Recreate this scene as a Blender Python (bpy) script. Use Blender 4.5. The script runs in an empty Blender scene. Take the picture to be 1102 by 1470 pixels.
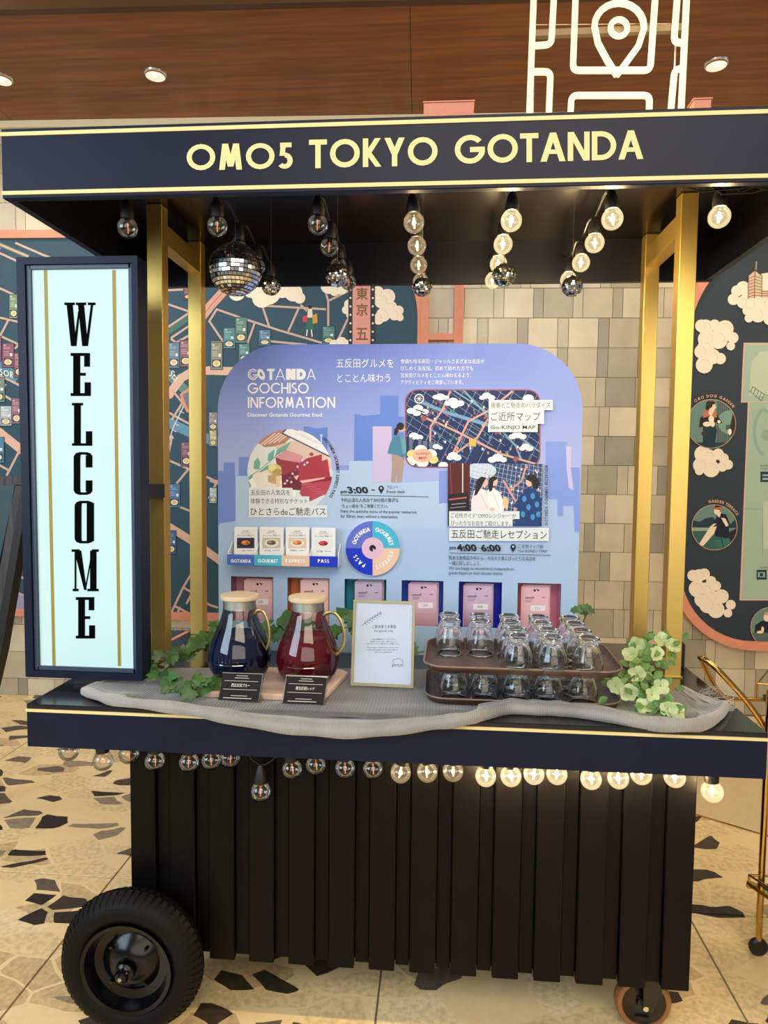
import bpy, math, random
import numpy as np
from mathutils import Vector, Matrix
from mathutils.geometry import tessellate_polygon

random.seed(7)
PI = math.pi
SC = bpy.context.scene
COL = SC.collection
# ------------------------------------------------------------------ camera
F = 985.0; W_, H_ = 1102, 1470
PITCH, YAW, ROLL = math.radians(3.585), math.radians(-4.586), math.radians(-0.593)
CAM = Vector((0.0, -1.55, 1.39))
def cam_axes(p, y, r):
    cp, sp, cy, sy, cr, sr = math.cos(p), math.sin(p), math.cos(y), math.sin(y), math.cos(r), math.sin(r)
    fwd = Vector((sy*cp, cy*cp, -sp)); right = Vector((cy, -sy, 0)); down = fwd.cross(right)
    return cr*right+sr*down, -sr*right+cr*down, fwd
AX, AD, AF = cam_axes(PITCH, YAW, ROLL)
cam = bpy.data.objects.new('camera', bpy.data.cameras.new('camera')); COL.objects.link(cam)
cam.matrix_world = Matrix(((AX.x, -AD.x, -AF.x, CAM.x), (AX.y, -AD.y, -AF.y, CAM.y), (AX.z, -AD.z, -AF.z, CAM.z), (0, 0, 0, 1)))
cam.data.sensor_fit = 'VERTICAL'; cam.data.sensor_height = 36.0; cam.data.lens = F/H_*36.0
cam.data.clip_start = 0.05
SC.camera = cam
# ------------------------------------------------------------------ world, lights, exposure
SC.view_settings.view_transform = 'Standard'; SC.view_settings.look = 'None'
SC.view_settings.exposure = 0.0; SC.view_settings.gamma = 1.0; SC.view_settings.use_curve_mapping = False
world = bpy.data.worlds.new('world'); SC.world = world; world.use_nodes = True
bg = world.node_tree.nodes['Background']; bg.inputs[0].default_value = (1.0, 0.93, 0.82, 1); bg.inputs[1].default_value = 0.22
def area(name, loc, target, sx, sy, power, color):
    l = bpy.data.lights.new(name, 'AREA'); l.shape = 'RECTANGLE'; l.size = sx; l.size_y = sy; l.energy = power; l.color = color
    o = bpy.data.objects.new(name, l); COL.objects.link(o); o.location = loc
    o.rotation_euler = (Vector(target)-Vector(loc)).to_track_quat('-Z', 'Y').to_euler(); return o
def spot(name, loc, target, power, color, ang=80, r=0.05, blend=0.6):
    l = bpy.data.lights.new(name, 'SPOT'); l.energy = power; l.color = color; l.spot_size = math.radians(ang); l.spot_blend = blend; l.shadow_soft_size = r
    o = bpy.data.objects.new(name, l); COL.objects.link(o); o.location = loc
    o.rotation_euler = (Vector(target)-Vector(loc)).to_track_quat('-Z', 'Y').to_euler(); return o
area('cool_left_fill_area', (-3.4, -2.6, 2.3), (-0.4, 0.4, 1.1), 2.4, 2.0, 120, (0.66, 0.84, 1.0))  # added cool fill from the left; stands for no known window
area('lobby_ceiling_area', (0.6, -3.0, 3.6), (0.2, 0.6, 0.9), 3.0, 1.6, 95, (1.0, 0.86, 0.66))
area('front_fill_area', (0.8, -5.2, 2.0), (0.1, 0.5, 1.2), 5.0, 2.6, 105, (1.0, 0.93, 0.82))  # added fill far behind the camera, brightens the gold post fronts
area('lobby_ceiling_area', (3.4, 0.6, 3.4), (0.9, 1.8, 0.4), 1.6, 1.6, 45, (1.0, 0.78, 0.5))
area('lobby_ceiling_area', (-3.4, 0.9, 3.6), (-1.6, 1.2, 0.0), 1.4, 1.4, 60, (1.0, 0.84, 0.62))

# ------------------------------------------------------------------ pixel to point (on real planes)
RA = math.radians(1.7); WALL_V = 2.415
def ray(px, py): return AX*((px-551)/F) + AD*((py-735)/F) + AF
def onY(px, py, y=0.0):
    d = ray(px, py); return CAM + d*((y-CAM.y)/d.y)
def onZ(px, py, z=0.0):
    d = ray(px, py); return CAM + d*((z-CAM.z)/d.z)
WN = Vector((math.sin(RA), -math.cos(RA), 0))          # wall normal, towards the camera
def RW(u, v, z): return Vector((u*math.cos(RA)-v*math.sin(RA), u*math.sin(RA)+v*math.cos(RA), z))
def onW(px, py, v=WALL_V):
    d = ray(px, py); return CAM + d*((-v-CAM.dot(WN))/d.dot(WN))
def wall_uz(px, py):
    p = onW(px, py); return p.x*math.cos(RA)+p.y*math.sin(RA), p.z
class PlaneY:
    def __init__(s, y, n=Vector((0, -1, 0))): s.y = y; s.n = n
    def __call__(s, x, y): return onY(x, y, s.y)
class PlaneW:
    def __init__(s, off=0.0): s.v = WALL_V-off; s.n = WN
    def __call__(s, x, y): return onW(x, y, s.v)
class PlaneP:                                            # any plane through p0 with normal n
    def __init__(s, p0, n): s.p0 = Vector(p0); s.n = Vector(n).normalized()
    def __call__(s, x, y):
        d = ray(x, y); return CAM + d*((s.p0-CAM).dot(s.n)/d.dot(s.n))

# ------------------------------------------------------------------ materials
def lin(c): return tuple(((v/255)/12.92 if v/255 <= 0.04045 else ((v/255+0.055)/1.055)**2.4) for v in c)
_mc = {}
def mat(name, rgb=(128, 128, 128), rough=0.5, metal=0.0, emit=None, estr=0.0, spec=0.5, noise=0.0, nscale=20.0, bump=0.0, bscale=60.0, coat=0.0, sheen=0.0, trans=0.0, ior=1.45):
    if name in _mc: return _mc[name]
    m = bpy.data.materials.new(name); m.use_nodes = True; nt = m.node_tree; b = nt.nodes['Principled BSDF']
    c = lin(rgb); b.inputs['Base Color'].default_value = (*c, 1); b.inputs['Roughness'].default_value = rough; b.inputs['Metallic'].default_value = metal
    b.inputs['Specular IOR Level'].default_value = spec; b.inputs['Coat Weight'].default_value = coat
    if sheen: b.inputs['Sheen Weight'].default_value = sheen
    if trans: b.inputs['Transmission Weight'].default_value = trans; b.inputs['IOR'].default_value = ior
    if emit: b.inputs['Emission Color'].default_value = (*lin(emit), 1); b.inputs['Emission Strength'].default_value = estr
    if noise or bump:
        tc = nt.nodes.new('ShaderNodeTexCoord')
    if noise:
        n = nt.nodes.new('ShaderNodeTexNoise'); n.inputs['Scale'].default_value = nscale; n.inputs['Detail'].default_value = 5
        nt.links.new(tc.outputs['Object'], n.inputs['Vector'])
        mr = nt.nodes.new('ShaderNodeMapRange'); mr.inputs[3].default_value = 1-noise; mr.inputs[4].default_value = 1+noise; mr.inputs[1].default_value = 0.3; mr.inputs[2].default_value = 0.7
        nt.links.new(n.outputs[0], mr.inputs[0])
        mx = nt.nodes.new('ShaderNodeVectorMath'); mx.operation = 'SCALE'; mx.inputs[0].default_value = c
        nt.links.new(mr.outputs[0], mx.inputs['Scale']); nt.links.new(mx.outputs[0], b.inputs['Base Color'])
    if bump:
        n2 = nt.nodes.new('ShaderNodeTexNoise'); n2.inputs['Scale'].default_value = bscale; n2.inputs['Detail'].default_value = 4
        nt.links.new(tc.outputs['Object'], n2.inputs['Vector'])
        bp = nt.nodes.new('ShaderNodeBump'); bp.inputs['Strength'].default_value = bump; bp.inputs['Distance'].default_value = 0.002
        nt.links.new(n2.outputs[0], bp.inputs['Height']); nt.links.new(bp.outputs[0], b.inputs['Normal'])
    _mc[name] = m; return m
def ink(rgb): return mat('print_%02x%02x%02x' % tuple(int(v) for v in rgb), rgb, rough=0.45, spec=0.3)
def node(nt, t, **kw):
    n = nt.nodes.new(t)
    for k, v in kw.items(): setattr(n, k, v)
    return n
def thin_glass(name, tint=(1, 1, 1), refl=1.0, body=0.04, bodycol=(0.9, 0.9, 0.9), emit=None, estr=0):
    m = bpy.data.materials.new(name); m.use_nodes = True; nt = m.node_tree; nt.nodes.clear()
    out = node(nt, 'ShaderNodeOutputMaterial'); tr = node(nt, 'ShaderNodeBsdfTransparent'); tr.inputs[0].default_value = (*tint, 1)
    gl = node(nt, 'ShaderNodeBsdfGlossy'); gl.inputs['Roughness'].default_value = 0.02
    lw = node(nt, 'ShaderNodeLayerWeight'); lw.inputs[0].default_value = 0.35
    mu = node(nt, 'ShaderNodeMath', operation='MULTIPLY_ADD'); mu.inputs[1].default_value = refl; mu.inputs[2].default_value = body
    nt.links.new(lw.outputs['Fresnel'], mu.inputs[0])
    mx = node(nt, 'ShaderNodeMixShader'); nt.links.new(mu.outputs[0], mx.inputs[0]); nt.links.new(tr.outputs[0], mx.inputs[1]); nt.links.new(gl.outputs[0], mx.inputs[2])
    last = mx
    if emit:
        em = node(nt, 'ShaderNodeEmission'); em.inputs[0].default_value = (*emit, 1); em.inputs[1].default_value = estr
        ad = node(nt, 'ShaderNodeAddShader'); nt.links.new(mx.outputs[0], ad.inputs[0]); nt.links.new(em.outputs[0], ad.inputs[1]); last = ad
    nt.links.new(last.outputs[0], out.inputs[0]); return m
def wood(name, c1, c2, scale=6.0, axis='X', rough=0.45, stretch=14.0):
    m = bpy.data.materials.new(name); m.use_nodes = True; nt = m.node_tree; b = nt.nodes['Principled BSDF']
    tc = node(nt, 'ShaderNodeTexCoord'); mp = node(nt, 'ShaderNodeMapping')
    s = [scale*stretch]*3; s['XYZ'.index(axis)] = scale; mp.inputs['Scale'].default_value = s
    n = node(nt, 'ShaderNodeTexNoise'); n.inputs['Scale'].default_value = 1.0; n.inputs['Detail'].default_value = 6; n.inputs['Distortion'].default_value = 0.4
    cr = node(nt, 'ShaderNodeValToRGB'); cr.color_ramp.elements[0].position = 0.35; cr.color_ramp.elements[1].position = 0.68
    cr.color_ramp.elements[0].color = (*lin(c1), 1); cr.color_ramp.elements[1].color = (*lin(c2), 1)
    nt.links.new(tc.outputs['Object'], mp.inputs[0]); nt.links.new(mp.outputs[0], n.inputs['Vector']); nt.links.new(n.outputs[0], cr.inputs[0]); nt.links.new(cr.outputs[0], b.inputs['Base Color'])
    b.inputs['Roughness'].default_value = rough; return m
M = dict(
    navy=mat('navy_paint', (10, 19, 43), rough=0.45, spec=0.25, noise=0.15, nscale=9, bump=0.1, bscale=200),
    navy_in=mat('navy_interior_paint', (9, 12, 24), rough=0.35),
    counter=mat('gloss_black_counter', (22, 23, 28), rough=0.16, spec=0.6, noise=0.2, nscale=4),
    slat=mat('black_stained_board', (4, 3, 4), rough=0.5, spec=0.16, noise=0.3, nscale=14, bump=0.25, bscale=90),
    gold=mat('satin_gold', (222, 188, 104), rough=0.36, metal=0.82, bump=0.06, bscale=300),
    goldflat=mat('gold_leaf_paint', (226, 208, 148), rough=0.55),
    brass=mat('polished_brass', (206, 168, 96), rough=0.18, metal=1.0),
    black=mat('matte_black', (10, 10, 11), rough=0.5),
    rubber=mat('tyre_rubber', (6, 6, 7), rough=0.6, spec=0.2, bump=0.3, bscale=120),
    rim=mat('black_gloss_rim', (4, 4, 7), rough=0.2, spec=0.35),
    steel=mat('brushed_steel', (190, 190, 188), rough=0.25, metal=1.0),
    salmon=mat('salmon_paint', (214, 140, 116), rough=0.55, noise=0.05),
    mural=mat('mural_navy', (30, 70, 92), rough=0.6, noise=0.08, nscale=6),
    mural2=mat('mural_dark_navy', (30, 48, 62), rough=0.6, noise=0.1, nscale=4),
    paper=mat('white_paper', (232, 234, 238), rough=0.6),
    grout=mat('grey_grout', (120, 112, 98), rough=0.9),
    lid=mat('pale_bamboo', (206, 186, 154), rough=0.5, noise=0.06, nscale=30),
    blue=mat('blue_tea', (8, 16, 44), rough=0.05, coat=0.3), 
    red=mat('red_tea', (92, 4, 14), rough=0.05, coat=0.3),
    stone=mat('pale_pink_board', (214, 186, 170), rough=0.5, noise=0.1, nscale=12),
    mirror=mat('mirror_facet', (244, 246, 248), rough=0.10, metal=1.0),
    cable=mat('black_cable', (12, 12, 12), rough=0.4),
    acr=mat('dark_acrylic', (26, 18, 20), rough=0.45, spec=0.2),
)

def liquid(name, col, dens):
    m = bpy.data.materials.new(name); m.use_nodes = True; nt = m.node_tree; nt.nodes.clear()
    out = node(nt, 'ShaderNodeOutputMaterial'); g = node(nt, 'ShaderNodeBsdfGlass'); g.inputs['IOR'].default_value = 1.08; g.inputs['Roughness'].default_value = 0
    ab = node(nt, 'ShaderNodeVolumeAbsorption'); ab.inputs[0].default_value = (*col, 1); ab.inputs[1].default_value = dens
    df = node(nt, 'ShaderNodeBsdfDiffuse'); df.inputs[0].default_value = (*[v*0.5 for v in col], 1)
    mx = node(nt, 'ShaderNodeMixShader'); mx.inputs[0].default_value = 0.6
    nt.links.new(g.outputs[0], mx.inputs[1]); nt.links.new(df.outputs[0], mx.inputs[2])
    nt.links.new(mx.outputs[0], out.inputs[0]); nt.links.new(ab.outputs[0], out.inputs['Volume']); return m
M['blue'] = liquid('blue_tea', (0.015, 0.04, 0.18), 22)
M['red'] = liquid('red_tea', (0.50, 0.01, 0.04), 18)
M['glass'] = mat('tumbler_glass', (250, 252, 252), rough=0.0, trans=1.0, ior=1.45)
M['jugglass'] = thin_glass('jug_glass', (0.96, 0.98, 0.97), 0.9, 0.03)
M['bulb_off'] = thin_glass('bulb_glass_dim', (0.92, 0.9, 0.86), 0.7, 0.05)
M['bulb_mid'] = thin_glass('bulb_glass_glowing', (0.95, 0.9, 0.8), 0.6, 0.05, emit=(1.0, 0.72, 0.40), estr=0.10)
M['bulb_on'] = thin_glass('bulb_glass_bright', (0.98, 0.95, 0.85), 0.5, 0.05, emit=(1.0, 0.8, 0.46), estr=0.32)
M['fil_off'] = mat('filament_dim', (200, 120, 90), rough=0.5, emit=(240, 140, 90), estr=0.6)
M['fil_mid'] = mat('filament_glowing', (255, 220, 160), emit=(255, 205, 140), estr=5)
M['fil_on'] = mat('filament_bright', (255, 230, 180), emit=(255, 225, 165), estr=14)
M['neon'] = mat('neon_tube_light', (120, 110, 80), emit=(255, 246, 200), estr=1.15)
M['lightbox'] = mat('backlit_panel', (150, 175, 178), rough=0.6, emit=(200, 238, 236), estr=0.50)
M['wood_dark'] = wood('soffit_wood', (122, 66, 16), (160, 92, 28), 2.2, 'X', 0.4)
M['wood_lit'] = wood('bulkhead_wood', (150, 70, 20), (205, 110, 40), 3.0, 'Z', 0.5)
M['tray'] = wood('walnut_tray', (62, 42, 36), (98, 72, 62), 6, 'X', 0.4)
M['easel'] = wood('dark_easel_wood', (36, 34, 38), (70, 66, 70), 5, 'Z', 0.6)
M['cork'] = wood('oak_shelf', (120, 90, 66), (150, 116, 86), 5, 'X', 0.5)

def terrazzo():
    m = bpy.data.materials.new('terrazzo'); m.use_nodes = True; nt = m.node_tree; b = nt.nodes['Principled BSDF']; L = nt.links.new
    tc = node(nt, 'ShaderNodeTexCoord')
    dn = node(nt, 'ShaderNodeTexNoise'); dn.inputs['Scale'].default_value = 3.0; L(tc.outputs['Object'], dn.inputs['Vector'])
    dm = node(nt, 'ShaderNodeVectorMath', operation='SCALE'); dm.inputs['Scale'].default_value = 0.16; L(dn.outputs['Color'], dm.inputs[0])
    ad = node(nt, 'ShaderNodeVectorMath', operation='ADD'); L(tc.outputs['Object'], ad.inputs[0]); L(dm.outputs[0], ad.inputs[1])
    def layer(scale, rot, thr, edge):
        mp = node(nt, 'ShaderNodeMapping'); mp.inputs['Rotation'].default_value = (0, 0, rot); mp.inputs['Scale'].default_value = (scale, scale*1.9, scale); L(ad.outputs[0], mp.inputs[0])
        v = node(nt, 'ShaderNodeTexVoronoi', voronoi_dimensions='2D'); v.inputs['Scale'].default_value = 1.0; v.inputs['Randomness'].default_value = 1.0; L(mp.outputs[0], v.inputs['Vector'])
        e = node(nt, 'ShaderNodeTexVoronoi', voronoi_dimensions='2D', feature='DISTANCE_TO_EDGE'); e.inputs['Scale'].default_value = 1.0; L(mp.outputs[0], e.inputs['Vector'])
        g = node(nt, 'ShaderNodeMath', operation='GREATER_THAN'); g.inputs[1].default_value = edge; L(e.outputs['Distance'], g.inputs[0])
        sp = node(nt, 'ShaderNodeSeparateColor'); L(v.outputs['Color'], sp.inputs[0])
        t = node(nt, 'ShaderNodeMath', operation='LESS_THAN'); t.inputs[1].default_value = thr; L(sp.outputs[0], t.inputs[0])
        k = node(nt, 'ShaderNodeMath', operation='MULTIPLY'); L(g.outputs[0], k.inputs[0]); L(t.outputs[0], k.inputs[1])
        return k, sp
    fn = node(nt, 'ShaderNodeTexNoise'); fn.inputs['Scale'].default_value = 40; fn.inputs['Detail'].default_value = 6; L(tc.outputs['Object'], fn.inputs['Vector'])
    base = node(nt, 'ShaderNodeMixRGB'); base.inputs[1].default_value = (*lin((226, 198, 146)), 1); base.inputs[2].default_value = (*lin((242, 216, 168)), 1); L(fn.outputs[0], base.inputs[0])
    cur = base.outputs[0]
    for scale, rot, thr, edge, stops in ((5.2, 0.5, 0.62, 0.035, [(0, (228, 202, 152)), (0.5, (206, 178, 132)), (0.8, (238, 214, 168)), (1, (182, 154, 112))]),
                                         (7.5, -0.35, 0.30, 0.10, [(0, (70, 58, 50)), (0.3, (104, 92, 80)), (0.5, (54, 44, 38)), (0.7, (150, 134, 112)), (0.86, (96, 84, 74)), (0.93, (168, 92, 52)), (1, (60, 58, 40))])):
        k, sp = layer(scale, rot, thr, edge)
        cr = node(nt, 'ShaderNodeValToRGB'); cr.color_ramp.interpolation = 'CONSTANT'
        while len(cr.color_ramp.elements) < len(stops): cr.color_ramp.elements.new(0.5)
        for e_, (p, c) in zip(cr.color_ramp.elements, stops): e_.position = p if p < 1 else 0.97; e_.color = (*lin(c), 1)
        L(sp.outputs[1], cr.inputs[0])
        vein = node(nt, 'ShaderNodeMixRGB', blend_type='MULTIPLY'); vein.inputs[0].default_value = 0.5; L(cr.outputs[0], vein.inputs[1])
        n2 = node(nt, 'ShaderNodeTexNoise'); n2.inputs['Scale'].default_value = 55; n2.inputs['Detail'].default_value = 5; L(tc.outputs['Object'], n2.inputs['Vector'])
        c2 = node(nt, 'ShaderNodeMapRange'); c2.inputs[1].default_value = 0.35; c2.inputs[2].default_value = 0.6; c2.inputs[3].default_value = 0.6; c2.inputs[4].default_value = 1.1; L(n2.outputs[0], c2.inputs[0]); L(c2.outputs[0], vein.inputs[2])
        mx = node(nt, 'ShaderNodeMixRGB'); L(k.outputs[0], mx.inputs[0]); L(cur, mx.inputs[1]); L(vein.outputs[0], mx.inputs[2]); cur = mx.outputs[0]
    L(cur, b.inputs['Base Color']); b.inputs['Roughness'].default_value = 0.22; b.inputs['Specular IOR Level'].default_value = 0.35
    return m
M['terrazzo'] = terrazzo()
def gauze(name, c1, c2, sc):
    m = bpy.data.materials.new(name); m.use_nodes = True; nt = m.node_tree; b = nt.nodes['Principled BSDF']; L = nt.links.new
    tc = node(nt, 'ShaderNodeTexCoord'); w = node(nt, 'ShaderNodeTexWave'); w.inputs['Scale'].default_value = sc; w.inputs['Distortion'].default_value = 3; w.inputs['Detail'].default_value = 2
    L(tc.outputs['Object'], w.inputs['Vector'])
    n = node(nt, 'ShaderNodeTexNoise'); n.inputs['Scale'].default_value = 9; L(tc.outputs['Object'], n.inputs['Vector'])
    mx = node(nt, 'ShaderNodeMixRGB'); mx.inputs[1].default_value = (*lin(c1), 1); mx.inputs[2].default_value = (*lin(c2), 1); L(n.outputs[0], mx.inputs[0])
    L(mx.outputs[0], b.inputs['Base Color']); bp = node(nt, 'ShaderNodeBump'); bp.inputs['Strength'].default_value = 0.35; bp.inputs['Distance'].default_value = 0.002
    L(w.outputs[0], bp.inputs['Height']); L(bp.outputs[0], b.inputs['Normal']); b.inputs['Roughness'].default_value = 0.55; b.inputs['Sheen Weight'].default_value = 0.5
    return m
M['gauze'] = gauze('grey_gauze', (58, 60, 66), (104, 104, 106), 40); M['gauze_roll'] = gauze('light_gauze', (112, 112, 114), (172, 168, 164), 60)
def leafmat(name, c1, c2):
    m = bpy.data.materials.new(name); m.use_nodes = True; nt = m.node_tree; b = nt.nodes['Principled BSDF']; L = nt.links.new
    tc = node(nt, 'ShaderNodeTexCoord'); n = node(nt, 'ShaderNodeTexNoise'); n.inputs['Scale'].default_value = 90; L(tc.outputs['Object'], n.inputs['Vector'])
    oi = node(nt, 'ShaderNodeObjectInfo'); a = node(nt, 'ShaderNodeMath', operation='ADD'); L(n.outputs[0], a.inputs[0]); L(oi.outputs['Random'], a.inputs[1])
    d = node(nt, 'ShaderNodeMath', operation='MULTIPLY'); d.inputs[1].default_value = 0.55; L(a.outputs[0], d.inputs[0])
    mx = node(nt, 'ShaderNodeMixRGB'); mx.inputs[1].default_value = (*lin(c1), 1); mx.inputs[2].default_value = (*lin(c2), 1); L(d.outputs[0], mx.inputs[0]); L(mx.outputs[0], b.inputs['Base Color'])
    b.inputs['Roughness'].default_value = 0.45; return m
M['ivy'] = leafmat('ivy_leaf', (14, 44, 18), (70, 116, 48))
M['leaf'] = leafmat('spring_leaf', (44, 92, 40), (110, 150, 74))
M['petal'] = leafmat('pale_green_petal', (150, 178, 112), (206, 216, 166))
M['stem'] = mat('brown_stem', (84, 74, 44), rough=0.7)

# ------------------------------------------------------------------ mesh builder
class MB:
    def __init__(s): s.v = []; s.f = []; s.m = []; s.mats = []; s.cur = 0
    def use(s, m):
        if m not in s.mats: s.mats.append(m)
        s.cur = s.mats.index(m); return s
    def add(s, vs, fs):
        o = len(s.v); s.v += [tuple(v) for v in vs]; s.f += [tuple(i+o for i in f) for f in fs]; s.m += [s.cur]*len(fs); return s
    def box(s, x0, x1, y0, y1, z0, z1, c=0.0):
        if c <= 0:
            vs = [(x, y, z) for z in (z0, z1) for y in (y0, y1) for x in (x0, x1)]
            return s.add(vs, [(0, 2, 3, 1), (4, 5, 7, 6), (0, 1, 5, 4), (2, 6, 7, 3), (0, 4, 6, 2), (1, 3, 7, 5)])
        # chamfered box
        vs = []; 
        for sx in (0, 1):
            for sy in (0, 1):
                for sz in (0, 1):
                    X = (x0, x1)[sx]; Y = (y0, y1)[sy]; Z = (z0, z1)[sz]; dx = c*(1-2*sx); dy = c*(1-2*sy); dz = c*(1-2*sz)
                    vs += [(X, Y+dy, Z+dz), (X+dx, Y, Z+dz), (X+dx, Y+dy, Z)]
        def I(sx, sy, sz, k): return ((sx*2+sy)*2+sz)*3+k
        fs = []
        for q in (0, 1):
            fs.append([I(q, a, b_, 0) for a, b_ in ((0, 0), (0, 1), (1, 1), (1, 0))][::(1 if q == 0 else -1)])
            fs.append([I(a, q, b_, 1) for a, b_ in ((0, 0), (1, 0), (1, 1), (0, 1))][::(1 if q == 0 else -1)])
            fs.append([I(a, b_, q, 2) for a, b_ in ((0, 0), (0, 1), (1, 1), (1, 0))][::(1 if q == 0 else -1)])
        for a in (0, 1):
            for b_ in (0, 1):
                fs.append([I(a, b_, 0, 0), I(a, b_, 1, 0), I(a, b_, 1, 1), I(a, b_, 0, 1)])
                fs.append([I(a, 0, b_, 0), I(a, 1, b_, 0), I(a, 1, b_, 2), I(a, 0, b_, 2)])
                fs.append([I(0, a, b_, 1), I(1, a, b_, 1), I(1, a, b_, 2), I(0, a, b_, 2)])
                for d in (0, 1): fs.append([I(a, b_, d, 0), I(a, b_, d, 1), I(a, b_, d, 2)])
        return s.add(vs, fs)
    def wbox(s, u0, u1, v0, v1, z0, z1):
        vs = [RW(x, y, z) for z in (z0, z1) for y in (v0, v1) for x in (u0, u1)]
        return s.add(vs, [(0, 2, 3, 1), (4, 5, 7, 6), (0, 1, 5, 4), (2, 6, 7, 3), (0, 4, 6, 2), (1, 3, 7, 5)])
    def tube(s, pts, r, n=8, closed=False, cap=True, flat=1.0):
        pts = [Vector(p) for p in pts]; N = len(pts); rs = r if isinstance(r, (list, tuple)) else [r]*N
        up = None; vs = []; fs = []
        for i, p in enumerate(pts):
            a = pts[(i-1) % N] if (closed or i > 0) else p; b_ = pts[(i+1) % N] if (closed or i < N-1) else p
            t = (b_-a).normalized()
            if up is None:
                up = t.orthogonal().normalized()
            else:
                up = (up-t*up.dot(t)); up = up.normalized() if up.length > 1e-6 else t.orthogonal().normalized()
            w = t.cross(up)
            for k in range(n):
                an = 2*PI*k/n; vs.append(p+(up*math.cos(an)*flat+w*math.sin(an))*rs[i])
        for i in range(N if closed else N-1):
            j = (i+1) % N
            for k in range(n): fs.append((i*n+k, i*n+(k+1) % n, j*n+(k+1) % n, j*n+k))
        if cap and not closed: fs.append(tuple(range(n))[::-1]); fs.append(tuple((N-1)*n+k for k in range(n)))
        return s.add(vs, fs)
    def lathe(s, prof, c, n=32, axis='Z', flute=None, close=False):
        c = Vector(c); vs = []; fs = []; P = len(prof)
        for k in range(n):
            an = 2*PI*k/n
            for (h, r) in prof:
                rr = r
                if flute: rr = r*(1+flute(h)*math.cos(an*12))
                if axis == 'Z': vs.append(c+Vector((rr*math.cos(an), rr*math.sin(an), h)))
                elif axis == 'Y': vs.append(c+Vector((rr*math.cos(an), h, rr*math.sin(an))))
                else: vs.append(c+Vector((h, rr*math.cos(an), rr*math.sin(an))))
        R = P if close else P-1
        for k in range(n):
            j = (k+1) % n
            for i in range(R):
                a, b_ = i, (i+1) % P
                q = (k*P+a, j*P+a, j*P+b_, k*P+b_) if axis != 'Y' else (k*P+a, k*P+b_, j*P+b_, j*P+a)
                if prof[a][1] < 1e-7: q = tuple(x for x in q if x != j*P+a)
                elif prof[b_][1] < 1e-7: q = tuple(x for x in q if x != j*P+b_)
                fs.append(q)
        return s.add(vs, fs)
    def prism(s, pts, off):                                # polygon of 3-D points extruded by vector off
        off = Vector(off); n = len(pts); tri = tessellate_polygon([[Vector(p) for p in pts]])
        vs = [Vector(p) for p in pts]+[Vector(p)+off for p in pts]
        return s.add(vs, [tuple(t) for t in tri]+[tuple(i+n for i in t[::-1]) for t in tri]+[(i, (i+1) % n, n+(i+1) % n, n+i) for i in range(n)])
    def make(s, name, parent=None, smooth=None, m=None, kind=None, fix=False):
        root = parent
        off = Vector((0, 0, 0))
        while root is not None: off += root.location; root = root.parent
        me = bpy.data.meshes.new(name); me.from_pydata([tuple(Vector(v)-off) for v in s.v], [], s.f); me.update()
        for x in (s.mats or [m]): me.materials.append(x)
        if len(s.mats) > 1: me.polygons.foreach_set('material_index', s.m)
        if smooth is not None:
            me.polygons.foreach_set('use_smooth', [True]*len(me.polygons)); me.set_sharp_from_angle(angle=math.radians(smooth))
        if fix:
            import bmesh
            b = bmesh.new(); b.from_mesh(me); bmesh.ops.remove_doubles(b, verts=b.verts, dist=1e-6); bmesh.ops.recalc_face_normals(b, faces=b.faces); b.to_mesh(me); b.free()
        o = bpy.data.objects.new(name, me); COL.objects.link(o); o.parent = parent
        if kind: o['kind'] = kind
        return o
def mk(m): return MB().use(m)
def thing(name, label, cat, loc=(0, 0, 0), group=None):
    o = bpy.data.objects.new(name, None); COL.objects.link(o); o.location = loc; o.empty_display_size = 0.05
    o['label'] = label; o['category'] = cat
    if group: o['group'] = group
    return o
def tag(o, label, cat, group=None):
    o['label'] = label; o['category'] = cat
    if group: o['group'] = group
    return o
def dup(root, loc, label=None, group=None, rz=None, names=None):
    r = root.copy(); COL.objects.link(r); r.location = loc
    if label: r['label'] = label
    if group: r['group'] = group
    if rz is not None: r.rotation_euler[2] = rz
    for ch in list(root.children):
        c = ch.copy(); COL.objects.link(c); c.parent = r
        for g in ch.children:
            d = g.copy(); COL.objects.link(d); d.parent = c
    return r
def bevel(o, w, seg=2):
    b = o.modifiers.new('bevel', 'BEVEL'); b.width = w; b.segments = seg; b.limit_method = 'ANGLE'; return o

# ------------------------------------------------------------------ flat print: shapes in picture-measured units laid on a real plane
def clip_poly(sub, clip):
    area2 = sum(clip[i][0]*clip[(i+1) % len(clip)][1]-clip[(i+1) % len(clip)][0]*clip[i][1] for i in range(len(clip)))
    sg = 1 if area2 > 0 else -1; out = list(sub)
    for i in range(len(clip)):
        a = clip[i]; b_ = clip[(i+1) % len(clip)]; inp = out; out = []
        ins = lambda p: sg*((b_[0]-a[0])*(p[1]-a[1])-(b_[1]-a[1])*(p[0]-a[0])) >= 0
        for j in range(len(inp)):
            p, q = inp[j-1], inp[j]
            if ins(p) != ins(q):
                d1 = (b_[0]-a[0])*(p[1]-a[1])-(b_[1]-a[1])*(p[0]-a[0]); d2 = (b_[0]-a[0])*(q[1]-a[1])-(b_[1]-a[1])*(q[0]-a[0]); t = d1/(d1-d2)
                out.append((p[0]+t*(q[0]-p[0]), p[1]+t*(q[1]-p[1])))
            if ins(q): out.append(q)
        if not out: return []
    return out
_tx = {}
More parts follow.
